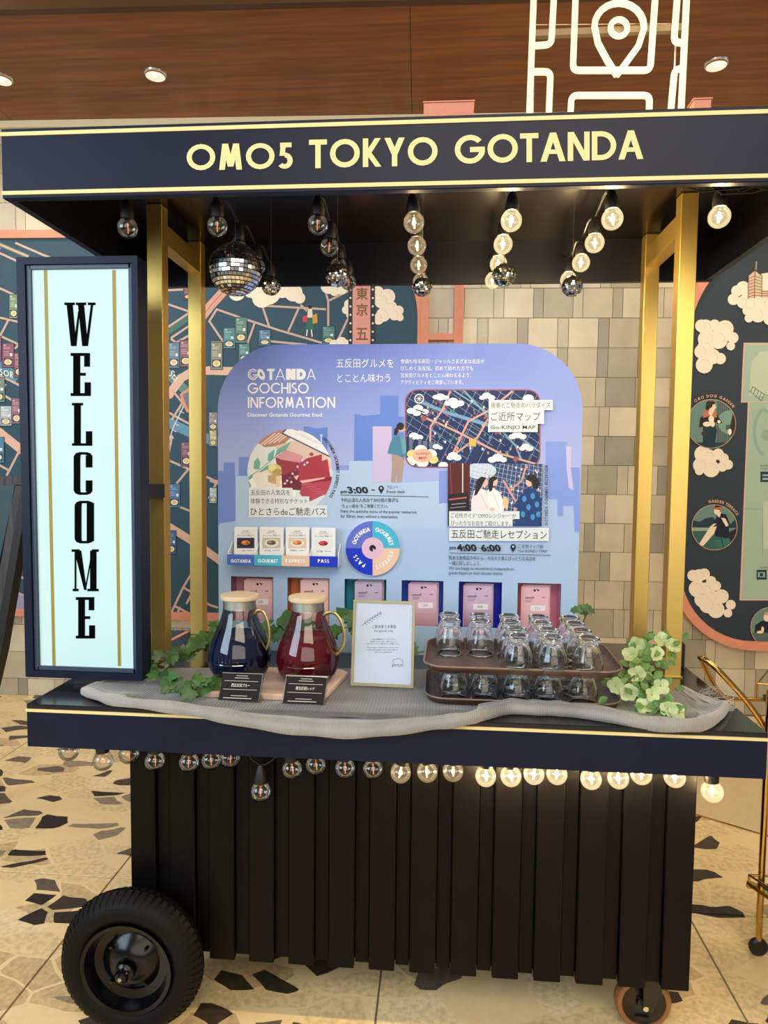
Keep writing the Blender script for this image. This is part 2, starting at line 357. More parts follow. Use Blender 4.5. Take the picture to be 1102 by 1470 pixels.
def text_geo(body, bold=0.0):
    key = (body, bold)
    if key in _tx: return _tx[key]
    cu = bpy.data.curves.new('text', 'FONT'); cu.body = body; cu.size = 1; cu.resolution_u = 2; cu.offset = bold
    ob = bpy.data.objects.new('text', cu); COL.objects.link(ob)
    dg = bpy.context.evaluated_depsgraph_get(); me = bpy.data.meshes.new_from_object(ob.evaluated_get(dg))
    vs = [(v.co.x, v.co.y) for v in me.vertices]; fs = [tuple(p.vertices) for p in me.polygons]
    bpy.data.objects.remove(ob); bpy.data.meshes.remove(me); bpy.data.curves.remove(cu)
    if not vs: vs = [(0, 0), (1, 0), (1, 1)]; fs = [(0, 1, 2)]
    _tx[key] = (vs, fs); return _tx[key]
def arc(cx, cy, rx, ry, a0, a1, n): return [(cx+rx*math.cos(math.radians(a0+(a1-a0)*i/n)), cy+ry*math.sin(math.radians(a0+(a1-a0)*i/n))) for i in range(n+1)]
class RS(list): pass
def ring(cx, cy, rx, ry, w, a0=0, a1=360, n=20):
    return [RS([*arc(cx, cy, rx, ry, a0+(a1-a0)*i/n, a0+(a1-a0)*(i+1)/n, 1), *arc(cx, cy, rx-w, ry-w, a0+(a1-a0)*(i+1)/n, a0+(a1-a0)*i/n, 1)]) for i in range(n)]
def glyph(ch, w):
    """geometric sans capitals in a box of cap height 1: list of polygons, advance"""
    e = w*0.56
    R = lambda x0, y0, x1, y1: [(x0, y0), (x1, y0), (x1, y1), (x0, y1)]
    D = lambda x0, y0, x1, y1: [(x0-e, y0), (x0+e, y0), (x1+e, y1), (x1-e, y1)]
    if ch == ' ': return [], 0.36
    if ch in 'O': return ring(.5, .5, .5, .5, w), 1.0
    if ch == 'C': return ring(.5, .5, .5, .5, w, 42, 318), .9
    if ch == 'G': return ring(.5, .5, .5, .5, w, 40, 352)+[R(.5, .4, .985, .4+w)], 1.0
    if ch == 'Q': return ring(.5, .5, .5, .5, w)+[D(.9, 0, .65, .3)], 1.0
    if ch == 'M': return [D(.04+e, 0, .15+e, 1), D(.44, .12, .15+e, 1), D(.44, .12, .73-e, 1), D(.84-e, 0, .73-e, 1)], .88
    if ch == 'N': return [R(0, 0, w, 1), R(.72-w, 0, .72, 1), D(.72-e, 0, e, 1)], .72
    if ch == 'T': return [R(0, 1-w, .6, 1), R(.3-w/2, 0, .3+w/2, 1)], .6
    if ch == 'K': return [R(0, 0, w, 1), D(.62-e, 0, w*.8, .56), D(w*.8, .42, .6-e, 1)], .62
    if ch == 'Y': return [R(.34-w/2, 0, .34+w/2, .5), D(.34, .42, e, 1), D(.34, .42, .68-e, 1)], .68
    if ch == 'A': return [D(e, 0, .41, 1), D(.82-e, 0, .41, 1), R(.2, .26, .62, .26+w*.85)], .82
    if ch == 'D': return [R(0, 0, w, 1), R(0, 0, .3, w), R(0, 1-w, .3, 1)]+ring(.3, .5, .5, .5, w, -90, 90), .8
    if ch == 'H': return [R(0, 0, w, 1), R(.68-w, 0, .68, 1), R(0, .5-w/2, .68, .5+w/2)], .68
    if ch == 'I': return [R(0, 0, w, 1)], w
    if ch == 'L': return [R(0, 0, w, 1), R(0, 0, .46, w)], .46
    if ch == 'E': return [R(0, 0, w, 1), R(0, 0, .5, w), R(0, .5-w/2, .46, .5+w/2), R(0, 1-w, .5, 1)], .5
    if ch == 'F': return [R(0, 0, w, 1), R(0, .48-w/2, .44, .48+w/2), R(0, 1-w, .48, 1)], .48
    if ch == 'P': return [R(0, 0, w, 1), R(0, 1-w, .28, 1), R(0, .44, .28, .44+w)]+ring(.28, .72, .28, .28, w, -90, 90, 12), .56
    if ch == 'R': return [R(0, 0, w, 1), R(0, 1-w, .28, 1), R(0, .44, .28, .44+w), D(.56-e, 0, .26, .5)]+ring(.28, .72, .28, .28, w, -90, 90, 12), .58
    if ch == 'U': return [R(0, .34, w, 1), R(.66-w, .34, .66, 1)]+ring(.33, .34, .33, .34, w, 180, 360, 14), .66
    if ch == 'J': return [R(.36-w, .24, .36, 1)]+ring(.14, .24, .22, .24, w, 200, 360, 10), .36
    if ch == 'S': return ring(.25, .74, .25, .26, w, 35, 270, 14)+ring(.25, .26+w*.5-w*.5, .26, .27, w, -145, 90, 14), .52
    if ch == 'X': return [D(e, 0, .66-e, 1), D(.66-e, 0, e, 1)], .66
    if ch == '5': return [R(.1, 1-w, .5, 1), [(.08, .5), (.08+w, .5), (.13+w, 1), (.13, 1)], R(.1, .56-w*.1, .26, .56+w*.75)]+ring(.26, .31, .28, .31, w, -140, 90, 16), .56
    if ch == '-': return [R(0, .4, .3, .4+w)], .3
    if ch == ':': return [R(.04, .08, .04+w*1.3, .08+w*1.3), R(.04, .55, .04+w*1.3, .55+w*1.3)], .3
    if ch == '0': return ring(.29, .5, .29, .5, w), .58
    if ch == '3': return ring(.26, .74, .26, .26, w, -90, 150, 12)+ring(.26, .27, .28, .27, w, -150, 90, 12), .56
    if ch == '4': return [R(.38, 0, .38+w, 1), R(0, .24, .6, .24+w*.7), D(.06, .24, .42, 1)], .6
    if ch == '6': return ring(.28, .3, .28, .3, w)+[D(.08, .36, .4, 1)], .56
    return [R(0, 0, .3, w)], .3
def line_geo(s, w, sp=0.14):
    polys = []; x = 0
    for ch in s:
        g, a = glyph(ch, w)
        k = 0; last = False
        for q in g:
            rs = isinstance(q, RS)
            if not (rs and last): k += 1
            last = rs; polys.append(((k+len(polys)*0), [(p[0]+x, p[1]) for p in q]))
        x += a+sp
    return polys, x-sp
class Art:
    """flat printed matter: every shape sits a hair proud of the one before"""
    def __init__(s, plane, lift=0.0006, step=0.00001): s.pl = plane; s.b = MB(); s.k = 0; s.lift = lift; s.step = step; s.clip = None; s.cp = None
    def _off(s, k=None):
        if k is None: s.k += 1; k = s.k
        return s.pl.n*(s.lift+s.step*k)
    def poly(s, col, pts, k=None):
        if s.clip: pts = clip_poly(pts, s.clip)
        if len(pts) < 3: return s
        s.b.use(col if not isinstance(col, tuple) else ink(col)); o = s._off(k); P = [Vector((p[0], p[1], 0)) for p in pts]
        tri = tessellate_polygon([P]); vs = [s.pl(p[0], p[1])+o for p in pts]; fs = []
        for t in tri:
            t = tuple(t); a, b_, c = (vs[i] for i in t)
            fs.append(t if (b_-a).cross(c-a).dot(s.pl.n) > 0 else t[::-1])
        s.b.add(vs, fs); return s
    def rect(s, col, x0, y0, x1, y1): return s.poly(col, [(x0, y0), (x1, y0), (x1, y1), (x0, y1)])
    def rrect(s, col, x0, y0, x1, y1, r):
        return s.poly(col, arc(x1-r, y0+r, r, r, -90, 0, 5)+arc(x1-r, y1-r, r, r, 0, 90, 5)+arc(x0+r, y1-r, r, r, 90, 180, 5)+arc(x0+r, y0+r, r, r, 180, 270, 5))
    def circ(s, col, cx, cy, rx, ry=None, n=28): return s.poly(col, arc(cx, cy, rx, ry or rx, 0, 360, n)[:-1])
    def line(s, col, pts, w):
        for a, b_ in zip(pts[:-1], pts[1:]):
            dx, dy = b_[0]-a[0], b_[1]-a[1]; l = math.hypot(dx, dy) or 1; nx, ny = -dy/l*w/2, dx/l*w/2; ex, ey = dx/l*w*.3, dy/l*w*.3
            s.poly(col, [(a[0]+nx-ex, a[1]+ny-ey), (b_[0]+nx+ex, b_[1]+ny+ey), (b_[0]-nx+ex, b_[1]-ny+ey), (a[0]-nx-ex, a[1]-ny-ey)])
        return s
    def ring(s, col, cx, cy, rx, ry, w, a0=0, a1=360, n=28):
        s.k += 1
        for q in ring(cx, cy, rx, ry, w, a0, a1, n): s.poly(col, q, s.k)
        return s
    def text(s, col, body, x0, y0, x1, y1, bold=0.0, shear=0.0, rot=None, dy=0.0):
        """default face fitted to the box (x0,y0)-(x1,y1); y0 top, y1 bottom; dy: rise of the right end"""
        vs, fs = text_geo(body, bold); ax = min(v[0] for v in vs); bx = max(v[0] for v in vs); ay = min(v[1] for v in vs); by = max(v[1] for v in vs)
        s.b.use(ink(col)); o = s._off()+s.pl.n*.00012; out = []
        for x, y in vs:
            u = (x-ax)/(bx-ax or 1); t = (y-ay)/(by-ay or 1)
            if rot is None: p = (x0+u*(x1-x0)+shear*t*(y1-y0), y1+(y0-y1)*t+dy*u)
            else:
                L_, h = x1, y1; c, sn = math.cos(rot), math.sin(rot); X = u*L_; Y = -t*h; p = (x0+X*c-Y*sn, y0+X*sn+Y*c)
            out.append(s.pl(*p)+o)
        s.b.add(out, fs); return s
    def caps(s, col, body, x0, y0, x1, y1, w=0.17, sp=0.14, dy=0.0, shear=0.0, rot=None):
        polys, L_ = line_geo(body, w, sp); s.k += 10; k0 = s.k; s.k += 6
        for kk, q in polys:
            pts = []
            for x, y in q:
                u = x/L_
                if rot is None: pts.append((x0+u*(x1-x0)+shear*y*(y1-y0), y1+(y0-y1)*y+dy*u))
                else:
                    c, sn = math.cos(rot), math.sin(rot); X = u*x1; Y = -y*y1; pts.append((x0+X*c-Y*sn, y0+X*sn+Y*c))
            s.poly(col, pts, k0+kk)
        return s
    def arctext(s, col, body, cx, cy, r, a0, a1, h, w=0.17, inward=False, ry=None, sx=1.0):
        n = len(body); wid = [glyph(c, w)[1]+0.2 for c in body]; tot = sum(wid); acc = 0
        for c, ad in zip(body, wid):
            mid = acc+ad/2; acc += ad; a = math.radians(a0+(a1-a0)*mid/tot); g, gw = glyph(c, w)
            ox, oy = cx+r*math.cos(a), cy+(ry or r)*math.sin(a)
            up = Vector((math.cos(a), math.sin(a))); rt = Vector((-up.y, up.x))
            if inward: up = -up; rt = -rt
            k0 = s.k; kk = 0; last = False
            for q in g:
                rs = isinstance(q, RS); kk += 0 if (rs and last) else 1; last = rs
                s.poly(col, [(ox+rt.x*(x-gw/2)*h*sx+up.x*y*h, oy+rt.y*(x-gw/2)*h*sx+up.y*y*h) for x, y in q], k0+kk)
        s.k += 6; return s
    def cloud(s, blobs, col=(238, 226, 208), line=(190, 170, 150), parent=None):
        if parent is None and s.cp is not None:
            n_ = Art(s.pl, s.lift, s.step); n_.cloud(blobs, col, line, parent=s.cp); n_.make('cloud_print', s.cp); return s
        for x, y, r in blobs: s.circ(line, x, y, r+0.35, n=16)
        for x, y, r in blobs: s.circ(col, x, y, r, n=16)
        for x, y, r in blobs:
            if r > 6: s.ring(line, x, y, r*.66, r*.66, .35, 230+9*(int(x) % 8), 350+9*(int(x) % 8), 8)
        return s
    def make(s, name, parent=None, kind=None): return s.b.make(name, parent, kind=kind)
def ordn(i): return ['first', 'second', 'third', 'fourth', 'fifth', 'sixth', 'seventh', 'eighth', 'ninth', 'tenth', 'eleventh', 'twelfth', 'thirteenth', 'fourteenth', 'fifteenth', 'sixteenth', 'seventeenth', 'eighteenth', 'nineteenth', 'twentieth', 'twenty-first', 'twenty-second', 'twenty-third', 'twenty-fourth'][i]

# ================================================================== THE SETTING
def struct(b, name, parent=None, **k):
    o = b.make(name, parent, **k)
    if parent is None: o['kind'] = 'structure'
    return o
# floor: grout bed with raised terrazzo tiles
fl = struct(mk(M['grout']).box(-5.2, 4.2, -2.6, 3.0, -0.08, -0.004), 'floor')
xs = [-5.0, -4.05, -3.03, -2.05, -1.08, -0.14, 0.80, 1.74, 2.68, 3.62]; ys = [-2.2, -1.27, -0.33, 0.61, 1.55, 2.49]
def tile_mesh(name, x0, x1, y0, y1):
    return mk(M['terrazzo']).box(x0+.0025, x1-.0025, y0+.0025, y1-.0025, -0.006, 0.0, 0.0012).make(name, fl)
P1, P2 = Vector((1.061, 1.245)), Vector((1.269, 1.106))            # seam to the plain floor
for i in range(len(xs)-1):
    for j in range(len(ys)-1):
        tile_mesh('floor_tile', xs[i], xs[i+1], ys[j], ys[j+1])
pl = mk(mat('plain_floor', (214, 192, 150), rough=0.3, noise=0.09, nscale=160)); d_ = (P2-P1).normalized()
A_ = P1-d_*0.12; B_ = P1+d_*3.2
pl.prism([(A_.x, A_.y, 0.0015), (B_.x, B_.y, 0.0015), (4.1, 2.9, 0.0015), (A_.x+.02, 1.75, 0.0015)][::1], (0, 0, -0.004))
struct(pl, 'trim_1')
sm_ = mk(M['brass']).prism([(A_.x, A_.y, .0018), (B_.x, B_.y, .0018), (B_.x+.006, B_.y+.01, .0018), (A_.x+.006, A_.y+.01, .0018)], (0, 0, -.003)); struct(sm_, 'trim_2')
# back wall: grout plane with single glazed tiles
wb = mk(M['grout']); wb.wbox(-4.6, 3.9, WALL_V+.006, WALL_V+.12, 0, 3.36); wall = struct(wb, 'wall_back')
tm = [mat('wall_tile_%d' % i, c, rough=0.22, noise=0.09, nscale=7, bump=0.25, bscale=14, spec=0.5) for i, c in enumerate([(200, 190, 166), (188, 178, 154), (178, 168, 146), (164, 156, 136), (206, 196, 172), (150, 144, 128)])]
seen_boxes = [(600, 405, 1030, 905), (560, 470, 700, 500), (975, 830, 1102, 1060), (0, 872, 250, 1004), (0, 270, 110, 345), (225, 405, 320, 420)]
rest = {i: MB().use(tm[i]) for i in range(6)}; tile_count = 0; tile_me = {}
row_z = [0.598+0.165*k for k in range(-4, 18)]; rt = random.Random(3)
for k, z1 in enumerate(row_z):
    z0 = max(z1-0.165, 0.0)
    if z1 <= 0.01 or z0 > 3.34: continue
    u = -4.5+rt.uniform(0, .2)-0.0; big = rt.random() < .5
    zt = min(z1, 3.355)
    while u < 3.8:
        w = 0.165 if big else rt.choice([.055, .057, .06]); big = not big
        if rt.random() < .08 and not big: big = False
        c = rt.choice([0, 0, 1, 1, 2, 3, 4, 4, 5]) if big is False else rt.choice([2, 3, 5, 1])
        bmx = lambda b: b.add([RW(x, y, z) for z in (z0+.0015, zt-.0015) for y in (WALL_V, WALL_V+.008) for x in (u+.0015, u+w-.0015)], [(0, 2, 3, 1), (4, 5, 7, 6), (0, 1, 5, 4), (0, 4, 6, 2), (1, 3, 7, 5)])
        cx = (u+w/2); ctr = RW(cx, WALL_V, (z0+zt)/2)-CAM
        dep = ctr.dot(AF); px = 551+F*ctr.dot(AX)/dep; py = 735+F*ctr.dot(AD)/dep
        vis = any(a-20 < px < c_+20 and b_-20 < py < d2+20 for a, b_, c_, d2 in seen_boxes)
        if vis and tile_count < 296:
            o = bmx(MB().use(tm[c])).make('wall_tile', wall); tile_count += 1
        else: bmx(rest[c])
        u += w
allr = MB()
for i, b in rest.items():
    allr.use(tm[i]); allr.add(b.v, b.f)
allr.make('wall_tile', wall, kind='stuff')
# soffit of wood boards with recessed downlights, bulkhead behind it
ce = mk(M['black']); ce.wbox(-4.6, 3.9, 1.48, WALL_V+.1, 3.372, 3.42); ceil = struct(ce, 'ceiling')
for u0, u1 in ((-4.5, -2.4), (-2.4, -.112), (-.112, 2.2), (2.2, 3.8)):
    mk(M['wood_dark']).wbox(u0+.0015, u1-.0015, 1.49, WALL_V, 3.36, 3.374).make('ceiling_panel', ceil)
struct(mk(mat('soffit_lip', (84, 56, 26), rough=.35, metal=.3)).wbox(-4.6, 3.9, 1.455, 1.492, 3.352, 3.40), 'trim_3')
bh = mk(M['black']); bh.wbox(-4.6, 3.9, 1.50, 1.56, 3.40, 4.3); blk = struct(bh, 'wall_upper')
uu = -4.4
for i in range(9):
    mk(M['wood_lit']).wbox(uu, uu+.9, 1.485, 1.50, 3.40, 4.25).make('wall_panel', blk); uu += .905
lp0 = onW(300, 3, 1.45); lp1 = onW(436, 3, 1.45)
t = thing('ceiling_light_panel', 'cream glowing light strip set in the orange wood above the soffit', 'light', tuple(onW(368, 3, 1.46)))
u0 = wall_uz(0, 0)  # unused reference
def u_of(p): return p.x*math.cos(RA)+p.y*math.sin(RA)
mk(M['goldflat']).wbox(u_of(lp0)-.02, u_of(lp1)+.02, 1.47, 1.484, 3.43, 3.62).make('light_frame', t)
mk(mat('warm_diffuser', (255, 240, 200), emit=(255, 236, 190), estr=1.0)).wbox(u_of(lp0), u_of(lp1), 1.462, 1.472, 3.44, 3.61).make('diffuser', t)
struct(mk(mat('cream_wall_wash', (236, 220, 180), rough=.5)).wbox(-4.6, 3.9, WALL_V-.02, WALL_V, 3.32, 3.359), 'lit_wall_top')  # added cream strip: light washing the wall top, put into colour
for i, (px, py, lab) in enumerate(((2, 112, 'recessed silver downlight cut by the left edge of the photo'), (223, 106, 'recessed silver downlight in the wood soffit above the welcome sign'), (1028, 91, 'recessed silver downlight right of the neon sign'))):
    d = ray(px, py); p = CAM+d*((3.36-CAM.z)/d.z)
    t = thing('downlight', lab, 'light', tuple(p), 'recessed downlights in the soffit')
    mk(M['steel']).lathe([(-.004, .046), (-.006, .055), (0.0, .058), (0.006, .046)], p, 28, close=True).make('trim_ring', t, smooth=40); p = p+Vector((0, 0, -.0125))
    mk(mat('downlight_reflector', (230, 225, 215), rough=.2, metal=.6, emit=(255, 240, 215), estr=.7)).lathe([(-.002, .047), (.004, .036), (.010, .024), (.0105, 0)], p, 24).make('reflector', t, smooth=30)  # reflector glows by itself, in place of bounced lamp light
    mk(M['fil_mid']).lathe([(-.0015, 0), (-.0015, .010), (.006, .012)], p, 12).make('lamp', t)
    spot('downlight_spot', tuple(p-Vector((0, 0, .03))), tuple(p-Vector((0, 0.05, 2))), 26, (1, .82, .58), 95)

# ------------------------------------------------------------------ murals on the wall
def card(a, x0, y0, x1, y1, col, food=(214, 186, 120)):
    col = tuple(int(c*.62+q*.38) for c, q in zip(col, (112, 134, 146)))
    a.rect((30, 44, 60), x0-.8, y0-.8, x1+.8, y1+.8); a.rect(col, x0, y0, x1, y1); w = x1-x0; h = y1-y0; lt = tuple(min(255, c+70) for c in col)
    a.rect(lt, x0+w*.12, y0+h*.06, x0+w*.3, y0+h*.12)
    for k in range(2): a.rect(lt, x0+w*.12, y0+h*(.16+.06*k), x0+w*.7, y0+h*(.18+.06*k))
    for k in range(3): a.rect(lt, x0+w*.12, y0+h*(.34+.07*k), x0+w*.58, y0+h*(.36+.07*k))
    a.rect((214, 222, 226), x0+w*.66, y0+h*.42, x0+w*.88, y0+h*.54)
    a.rect(tuple(int(c*.6) for c in col), x0+w*.08, y0+h*.64, x1-w*.08, y1-h*.06)
    a.circ((232, 228, 214), (x0+x1)/2, y0+h*.79, w*.34, h*.12, 12); a.circ(food, (x0+x1)/2, y0+h*.785, w*.24, h*.085, 10)
wl = lambda px, py: onW(px, py, WALL_V-.03)
# left mural board
uL = -4.2; uR = wall_uz(599, 470)[0]; zT = wall_uz(0, 345)[1]; zB = wall_uz(20, 872)[1]
lm = thing('map_mural', 'wide navy street map mural with salmon frame on the tiled wall', 'mural', tuple(RW(-1.4, WALL_V, zB)))
bb = mk(M['mural'])
outl = [(uL, zB), (uR, zB)]+[(uR-.45+.45*math.cos(a), zT-.45+.45*math.sin(a)) for a in [i*PI/2/8 for i in range(9)]]+[(uL, zT)]
bb.prism([RW(u, WALL_V-.028, z) for u, z in outl], WN*-.024).make('panel', lm)
fr = mk(M['salmon']); W = .045
o2 = [(uL, zB), (uR, zB)]+[(uR-.45+.45*math.cos(a), zT-.45+.45*math.sin(a)) for a in [i*PI/2/12 for i in range(13)]]+[(uL, zT)]
o3 = [(uL, zB-W), (uR+W, zB-W)]+[(uR-.45+(.45+W)*math.cos(a), zT-.45+(.45+W)*math.sin(a)) for a in [i*PI/2/12 for i in range(13)]]+[(uL, zT+W)]
for i in range(len(o2)-1):
    fr.prism([RW(*q) for q in [(o2[i][0], WALL_V-.04, o2[i][1]), (o2[i+1][0], WALL_V-.04, o2[i+1][1]), (o3[i+1][0], WALL_V-.04, o3[i+1][1]), (o3[i][0], WALL_V-.04, o3[i][1])]], WN*-.035)
fr.make('frame', lm)
PK = (214, 176, 158); LN = (196, 168, 156)
a = Art(PlaneW(.028))
a.line((86, 132, 160), [(-20, 520), (0, 525), (22, 541)], 15); a.line((96, 146, 176), [(232, 602), (280, 624), (330, 640)], 14)
a.line((72, 108, 104), [(232, 480), (277, 451)], 11); a.line((96, 130, 126), [(236, 532), (272, 566)], 13); a.line((88, 118, 96), [(0, 351), (16, 358), (40, 368)], 6)
a.line(PK, [(-30, 610), (0, 621), (30, 645), (60, 660)], 12); a.line(PK, [(225, 575), (243, 566), (260, 543), (277, 533), (300, 532), (335, 533)], 12)
a.line(PK, [(236, 752), (262, 768), (290, 786), (325, 812)], 11); a.line((206, 158, 140), [(292, 452), (303, 438), (325, 414), (345, 395)], 13); a.line((160, 112, 100), [(292, 452), (303, 438), (325, 414), (345, 395)], 1.2)
for pts in ([(236, 417), (276, 415)], [(236, 435), (274, 448)], [(237, 416), (240, 434)], [(246, 487), (253, 492), (274, 480), (276, 460)], [(236, 473), (276, 446)], [(246, 485), (280, 462)], [(238, 590), (278, 612)], [(247, 560), (262, 578), (247, 602)], [(247, 626), (240, 660)], [(240, 660), (280, 677), (330, 700)], [(270, 674), (252, 696)], [(256, 727), (282, 737)], [(290, 800), (278, 818), (263, 843), (242, 888)], [(263, 843), (281, 854), (300, 868), (312, 872)], [(276, 851), (268, 866)], [(251, 870), (270, 880)], [(258, 872), (253, 884)], [(301, 462), (320, 490)], [(311, 444), (345, 456), (400, 474), (461, 492)], [(377, 441), (386, 468)], [(380, 439), (467, 444)], [(429, 442), (414, 475)], [(465, 412), (471, 432), (471, 468)], [(471, 432), (502, 417)], [(500, 456), (484, 490)], [(365, 465), (355, 493)], [(432, 438), (440, 446)], [(389, 490), (440, 495)], [(300, 462), (311, 444)], [(300, 715), (312, 690)], [(302, 690), (312, 694)],
            [(-20, 408), (0, 414), (20, 423)], [(-20, 452), (0, 456), (30, 463)], [(12, 460), (0, 483), (-10, 500)], [(-20, 474), (0, 482), (30, 496)], [(23, 349), (62, 366), (100, 380)], [(-10, 359), (23, 374)], [(0, 351), (40, 368)], [(-20, 345), (0, 357)], [(0, 539), (28, 553)], [(22, 500), (28, 494)], [(8, 552), (2, 565)], [(29, 645), (10, 682)], [(0, 668), (14, 676)], [(18, 824), (28, 811), (40, 806)], [(18, 824), (40, 832)], [(15, 847), (38, 856)], [(12, 606), (22, 590)], [(0, 564), (20, 576)]):
    a.line(LN, pts, 3.2 if pts[0][1] > 520 else 3.0)
a.poly((214, 140, 110), [(258, 566), (272, 556), (285, 556), (285, 592), (268, 592), (262, 580)]); a.poly((110, 110, 140), [(262, 567), (273, 560), (285, 560), (285, 588), (270, 588)])
a.line((206, 206, 214), [(264, 582), (248, 615), (241, 640)], 1.6)
for q in range(6): a.line((206, 206, 214), [(258-4*q*.9, 590+9*q), (264-4*q*.9, 593+9*q)], 1.2)
a.caps((222, 228, 220), 'SOR', 0, 529, 19, 538, .16, .2, dy=5)
a.text((232, 234, 222), 'Sta.', 241, 538, 17, 10, rot=.78)
for c in ((242, 492, 257, 528, (92, 120, 150)), (258.5, 489, 274.5, 526, (150, 70, 84)), (260, 635, 275, 669, (128, 56, 80)), (243, 695, 258, 728, (60, 104, 168)), (240, 762, 252.5, 795, (50, 84, 140)), (303, 490, 318, 526, (176, 164, 132)), (321, 471, 337, 500, (70, 130, 140)), (338, 456, 354, 492, (86, 130, 104)), (372, 474, 388, 496, (74, 112, 160)), (463, 469, 480, 494, (50, 116, 108)), (303, 492, 319, 530, (150, 140, 110)), (343, 494, 358, 520, (70, 130, 120)),
          (14, 423, 26, 457, (122, 148, 100)), (4, 493, 20, 527, (150, 66, 88)), (-12, 483, 2, 518, (160, 66, 96)), (21, 507, 34, 541, (160, 72, 84)), (-10, 542, 7, 577, (120, 134, 120)), (1, 583, 17, 611, (200, 208, 214)), (17.5, 572, 31, 608, (158, 84, 96)), (-12, 628, 6, 664, (60, 124, 170)), (264, 412, 276, 430, (120, 40, 60)), (300, 592, 312, 618, (150, 120, 130)), (301, 618, 311, 640, (216, 190, 110)), (301, 700, 311, 722, (196, 208, 214))):
    card(a, *c)
a.make('street_map_print', lm)
a = Art(PlaneW(.028), lift=.003)
a.cp = lm; a.cloud([(345, 404, 14), (362, 412, 16), (384, 418, 20), (405, 412, 16), (421, 420, 13), (430, 428, 8), (376, 428, 14), (340, 420, 12)])
a.cloud([(472, 410, 12), (490, 414, 9), (480, 418, 7), (497, 445, 6), (501, 437, 7), (503, 452, 6)])
a.cloud([(542, 420, 9), (548, 432, 11), (556, 426, 11), (560, 442, 10), (566, 452, 8), (550, 452, 10), (572, 446, 7), (574, 456, 5), (543, 458, 8)])
a.cloud([(490, 492, 8), (480, 495, 7), (500, 495, 7)]); a.cloud([(18, 868, 9), (28, 864, 10), (38, 870, 9)], (150, 150, 180))
a = Art(PlaneW(.028), lift=.006)
a.rect((26, 40, 56), 500, 405, 538, 900); a.rect((214, 150, 144), 506, 405, 531.5, 900)
for q in range(14):
    for xx in (503, 535): a.circ((246, 232, 196), xx, 416+12.1*q, 1.5, n=8)
for ch, y0, y1 in (('東', 413, 431), ('京', 436, 453.5), ('五', 471, 488.5), ('反', 496, 514), ('田', 521, 538)):
    a.text((120, 84, 50), ch, 511, y0, 528, y1, .02)
a.make('vertical_lettering', lm)
a = Art(PlaneW(.028), lift=.003)       # strolling couple motif
a.circ((40, 30, 30), 445, 441, 2.6); a.poly((226, 214, 200), [(442, 444), (448, 443), (449, 458), (441, 458)]); a.poly((40, 100, 90), [(440, 456), (450, 456), (451, 474), (438, 475)]); a.poly((200, 60, 80), [(434, 455), (441, 452), (441, 462), (435, 463)])
a.poly((190, 150, 70), [(448, 453), (455, 450), (456, 464), (449, 465)]); a.line((238, 228, 214), [(441, 474), (440, 482)], 1.6); a.line((238, 228, 214), [(447, 474), (448, 483)], 1.6); a.make('strolling_figures_print', lm)
# second salmon frame beside the map
t = thing('wall_frame', 'open salmon ladder frame between the map mural and bare tiles', 'frame', tuple(RW(0, WALL_V, .5)))
ua, ub_, uc, ud = wall_uz(604, 460)[0], wall_uz(615, 460)[0], wall_uz(651, 460)[0], wall_uz(664, 460)[0]
for q0, q1 in ((ua, ub_), (uc, ud)): mk(M['salmon']).wbox(q0, q1, WALL_V-.045, WALL_V-.001, .5, 3.3).make('upright', t)
for zc in (wall_uz(630, 485)[1], 1.35, 2.9): mk(M['salmon']).wbox(ub_, uc, WALL_V-.04, WALL_V-.001, zc-.018, zc+.018).make('crossbar', t)
# right mural board
uL, zB, rB, zT, rT, uR = 1.43, .437, .42, 2.68, .56, 3.7
rm = thing('guide_mural', 'dark rounded mural with clouds and mint guide panels at right', 'mural', tuple(RW(2.2, WALL_V, zB)))
def rb(d):
    p = [(uR, zB-d)]+[(uL+rB-(rB+d)*math.sin(q), zB+rB-(rB+d)*math.cos(q)) for q in [i*PI/2/12 for i in range(13)]]
    return p+[(uL+rT-(rT+d)*math.cos(q), zT-rT+(rT+d)*math.sin(q)) for q in [i*PI/2/12 for i in range(13)]]+[(uR, zT+d)]
mk(M['mural2']).prism([RW(u, WALL_V-.028, z) for u, z in rb(0)], WN*-.024).make('panel', rm)
i0, i1 = rb(-.002), rb(.048); fr = mk(M['salmon'])
for i in range(len(i0)-1): fr.prism([RW(q[0], WALL_V-.05, q[1]) for q in (i0[i], i0[i+1], i1[i+1], i1[i])], WN*-.045)
fr.make('frame', rm, fix=False)
a = Art(PlaneW(.028)); MN = (160, 184, 168); MD = (120, 150, 140)
a.poly(PK, [(1067, 492), (1250, 492), (1250, 862), (1061, 862), (1073, 578), (1063, 578)]); 
a.poly(MN, [(1069, 494.5), (1250, 494.5), (1250, 860), (1063.5, 860), (1075, 576), (1065, 576)])
a.poly((184, 200, 176), [(1078, 520), (1090, 505), (1150, 500), (1150, 570), (1075, 568)]); a.line((70, 70, 60), [(1075, 561), (1093, 576)], .8); a.line((70, 70, 60), [(1080, 555), (1098, 567), (1150, 567)], .8)
for q in range(5): a.line((70, 70, 60), [(1077+q*4, 563+q*3), (1080+q*4, 555+q*3)], .8)
a.rect(PK, 1063, 576, 1150, 577.5)
a.ring((140, 168, 158), 1096, 620, 16, 34, 5, 90, 330); a.circ((140, 168, 156), 1100, 625, 8, 8); a.line(MD, [(1065, 730), (1095, 731), (1094, 800)], .8); a.rect((184, 200, 184), 1095, 720, 1150, 788)
a.rect((30, 56, 72), 1091, 677, 1104, 692); a.rect((150, 180, 178), 1094, 681, 1104, 683.5); a.rect((150, 180, 178), 1094, 686, 1104, 689); a.text((60, 90, 96), 'GARDEN', 1091, 667, 1112, 670); a.text((60, 90, 96), 'TERRACE', 1091, 671.5, 1114, 674.5)
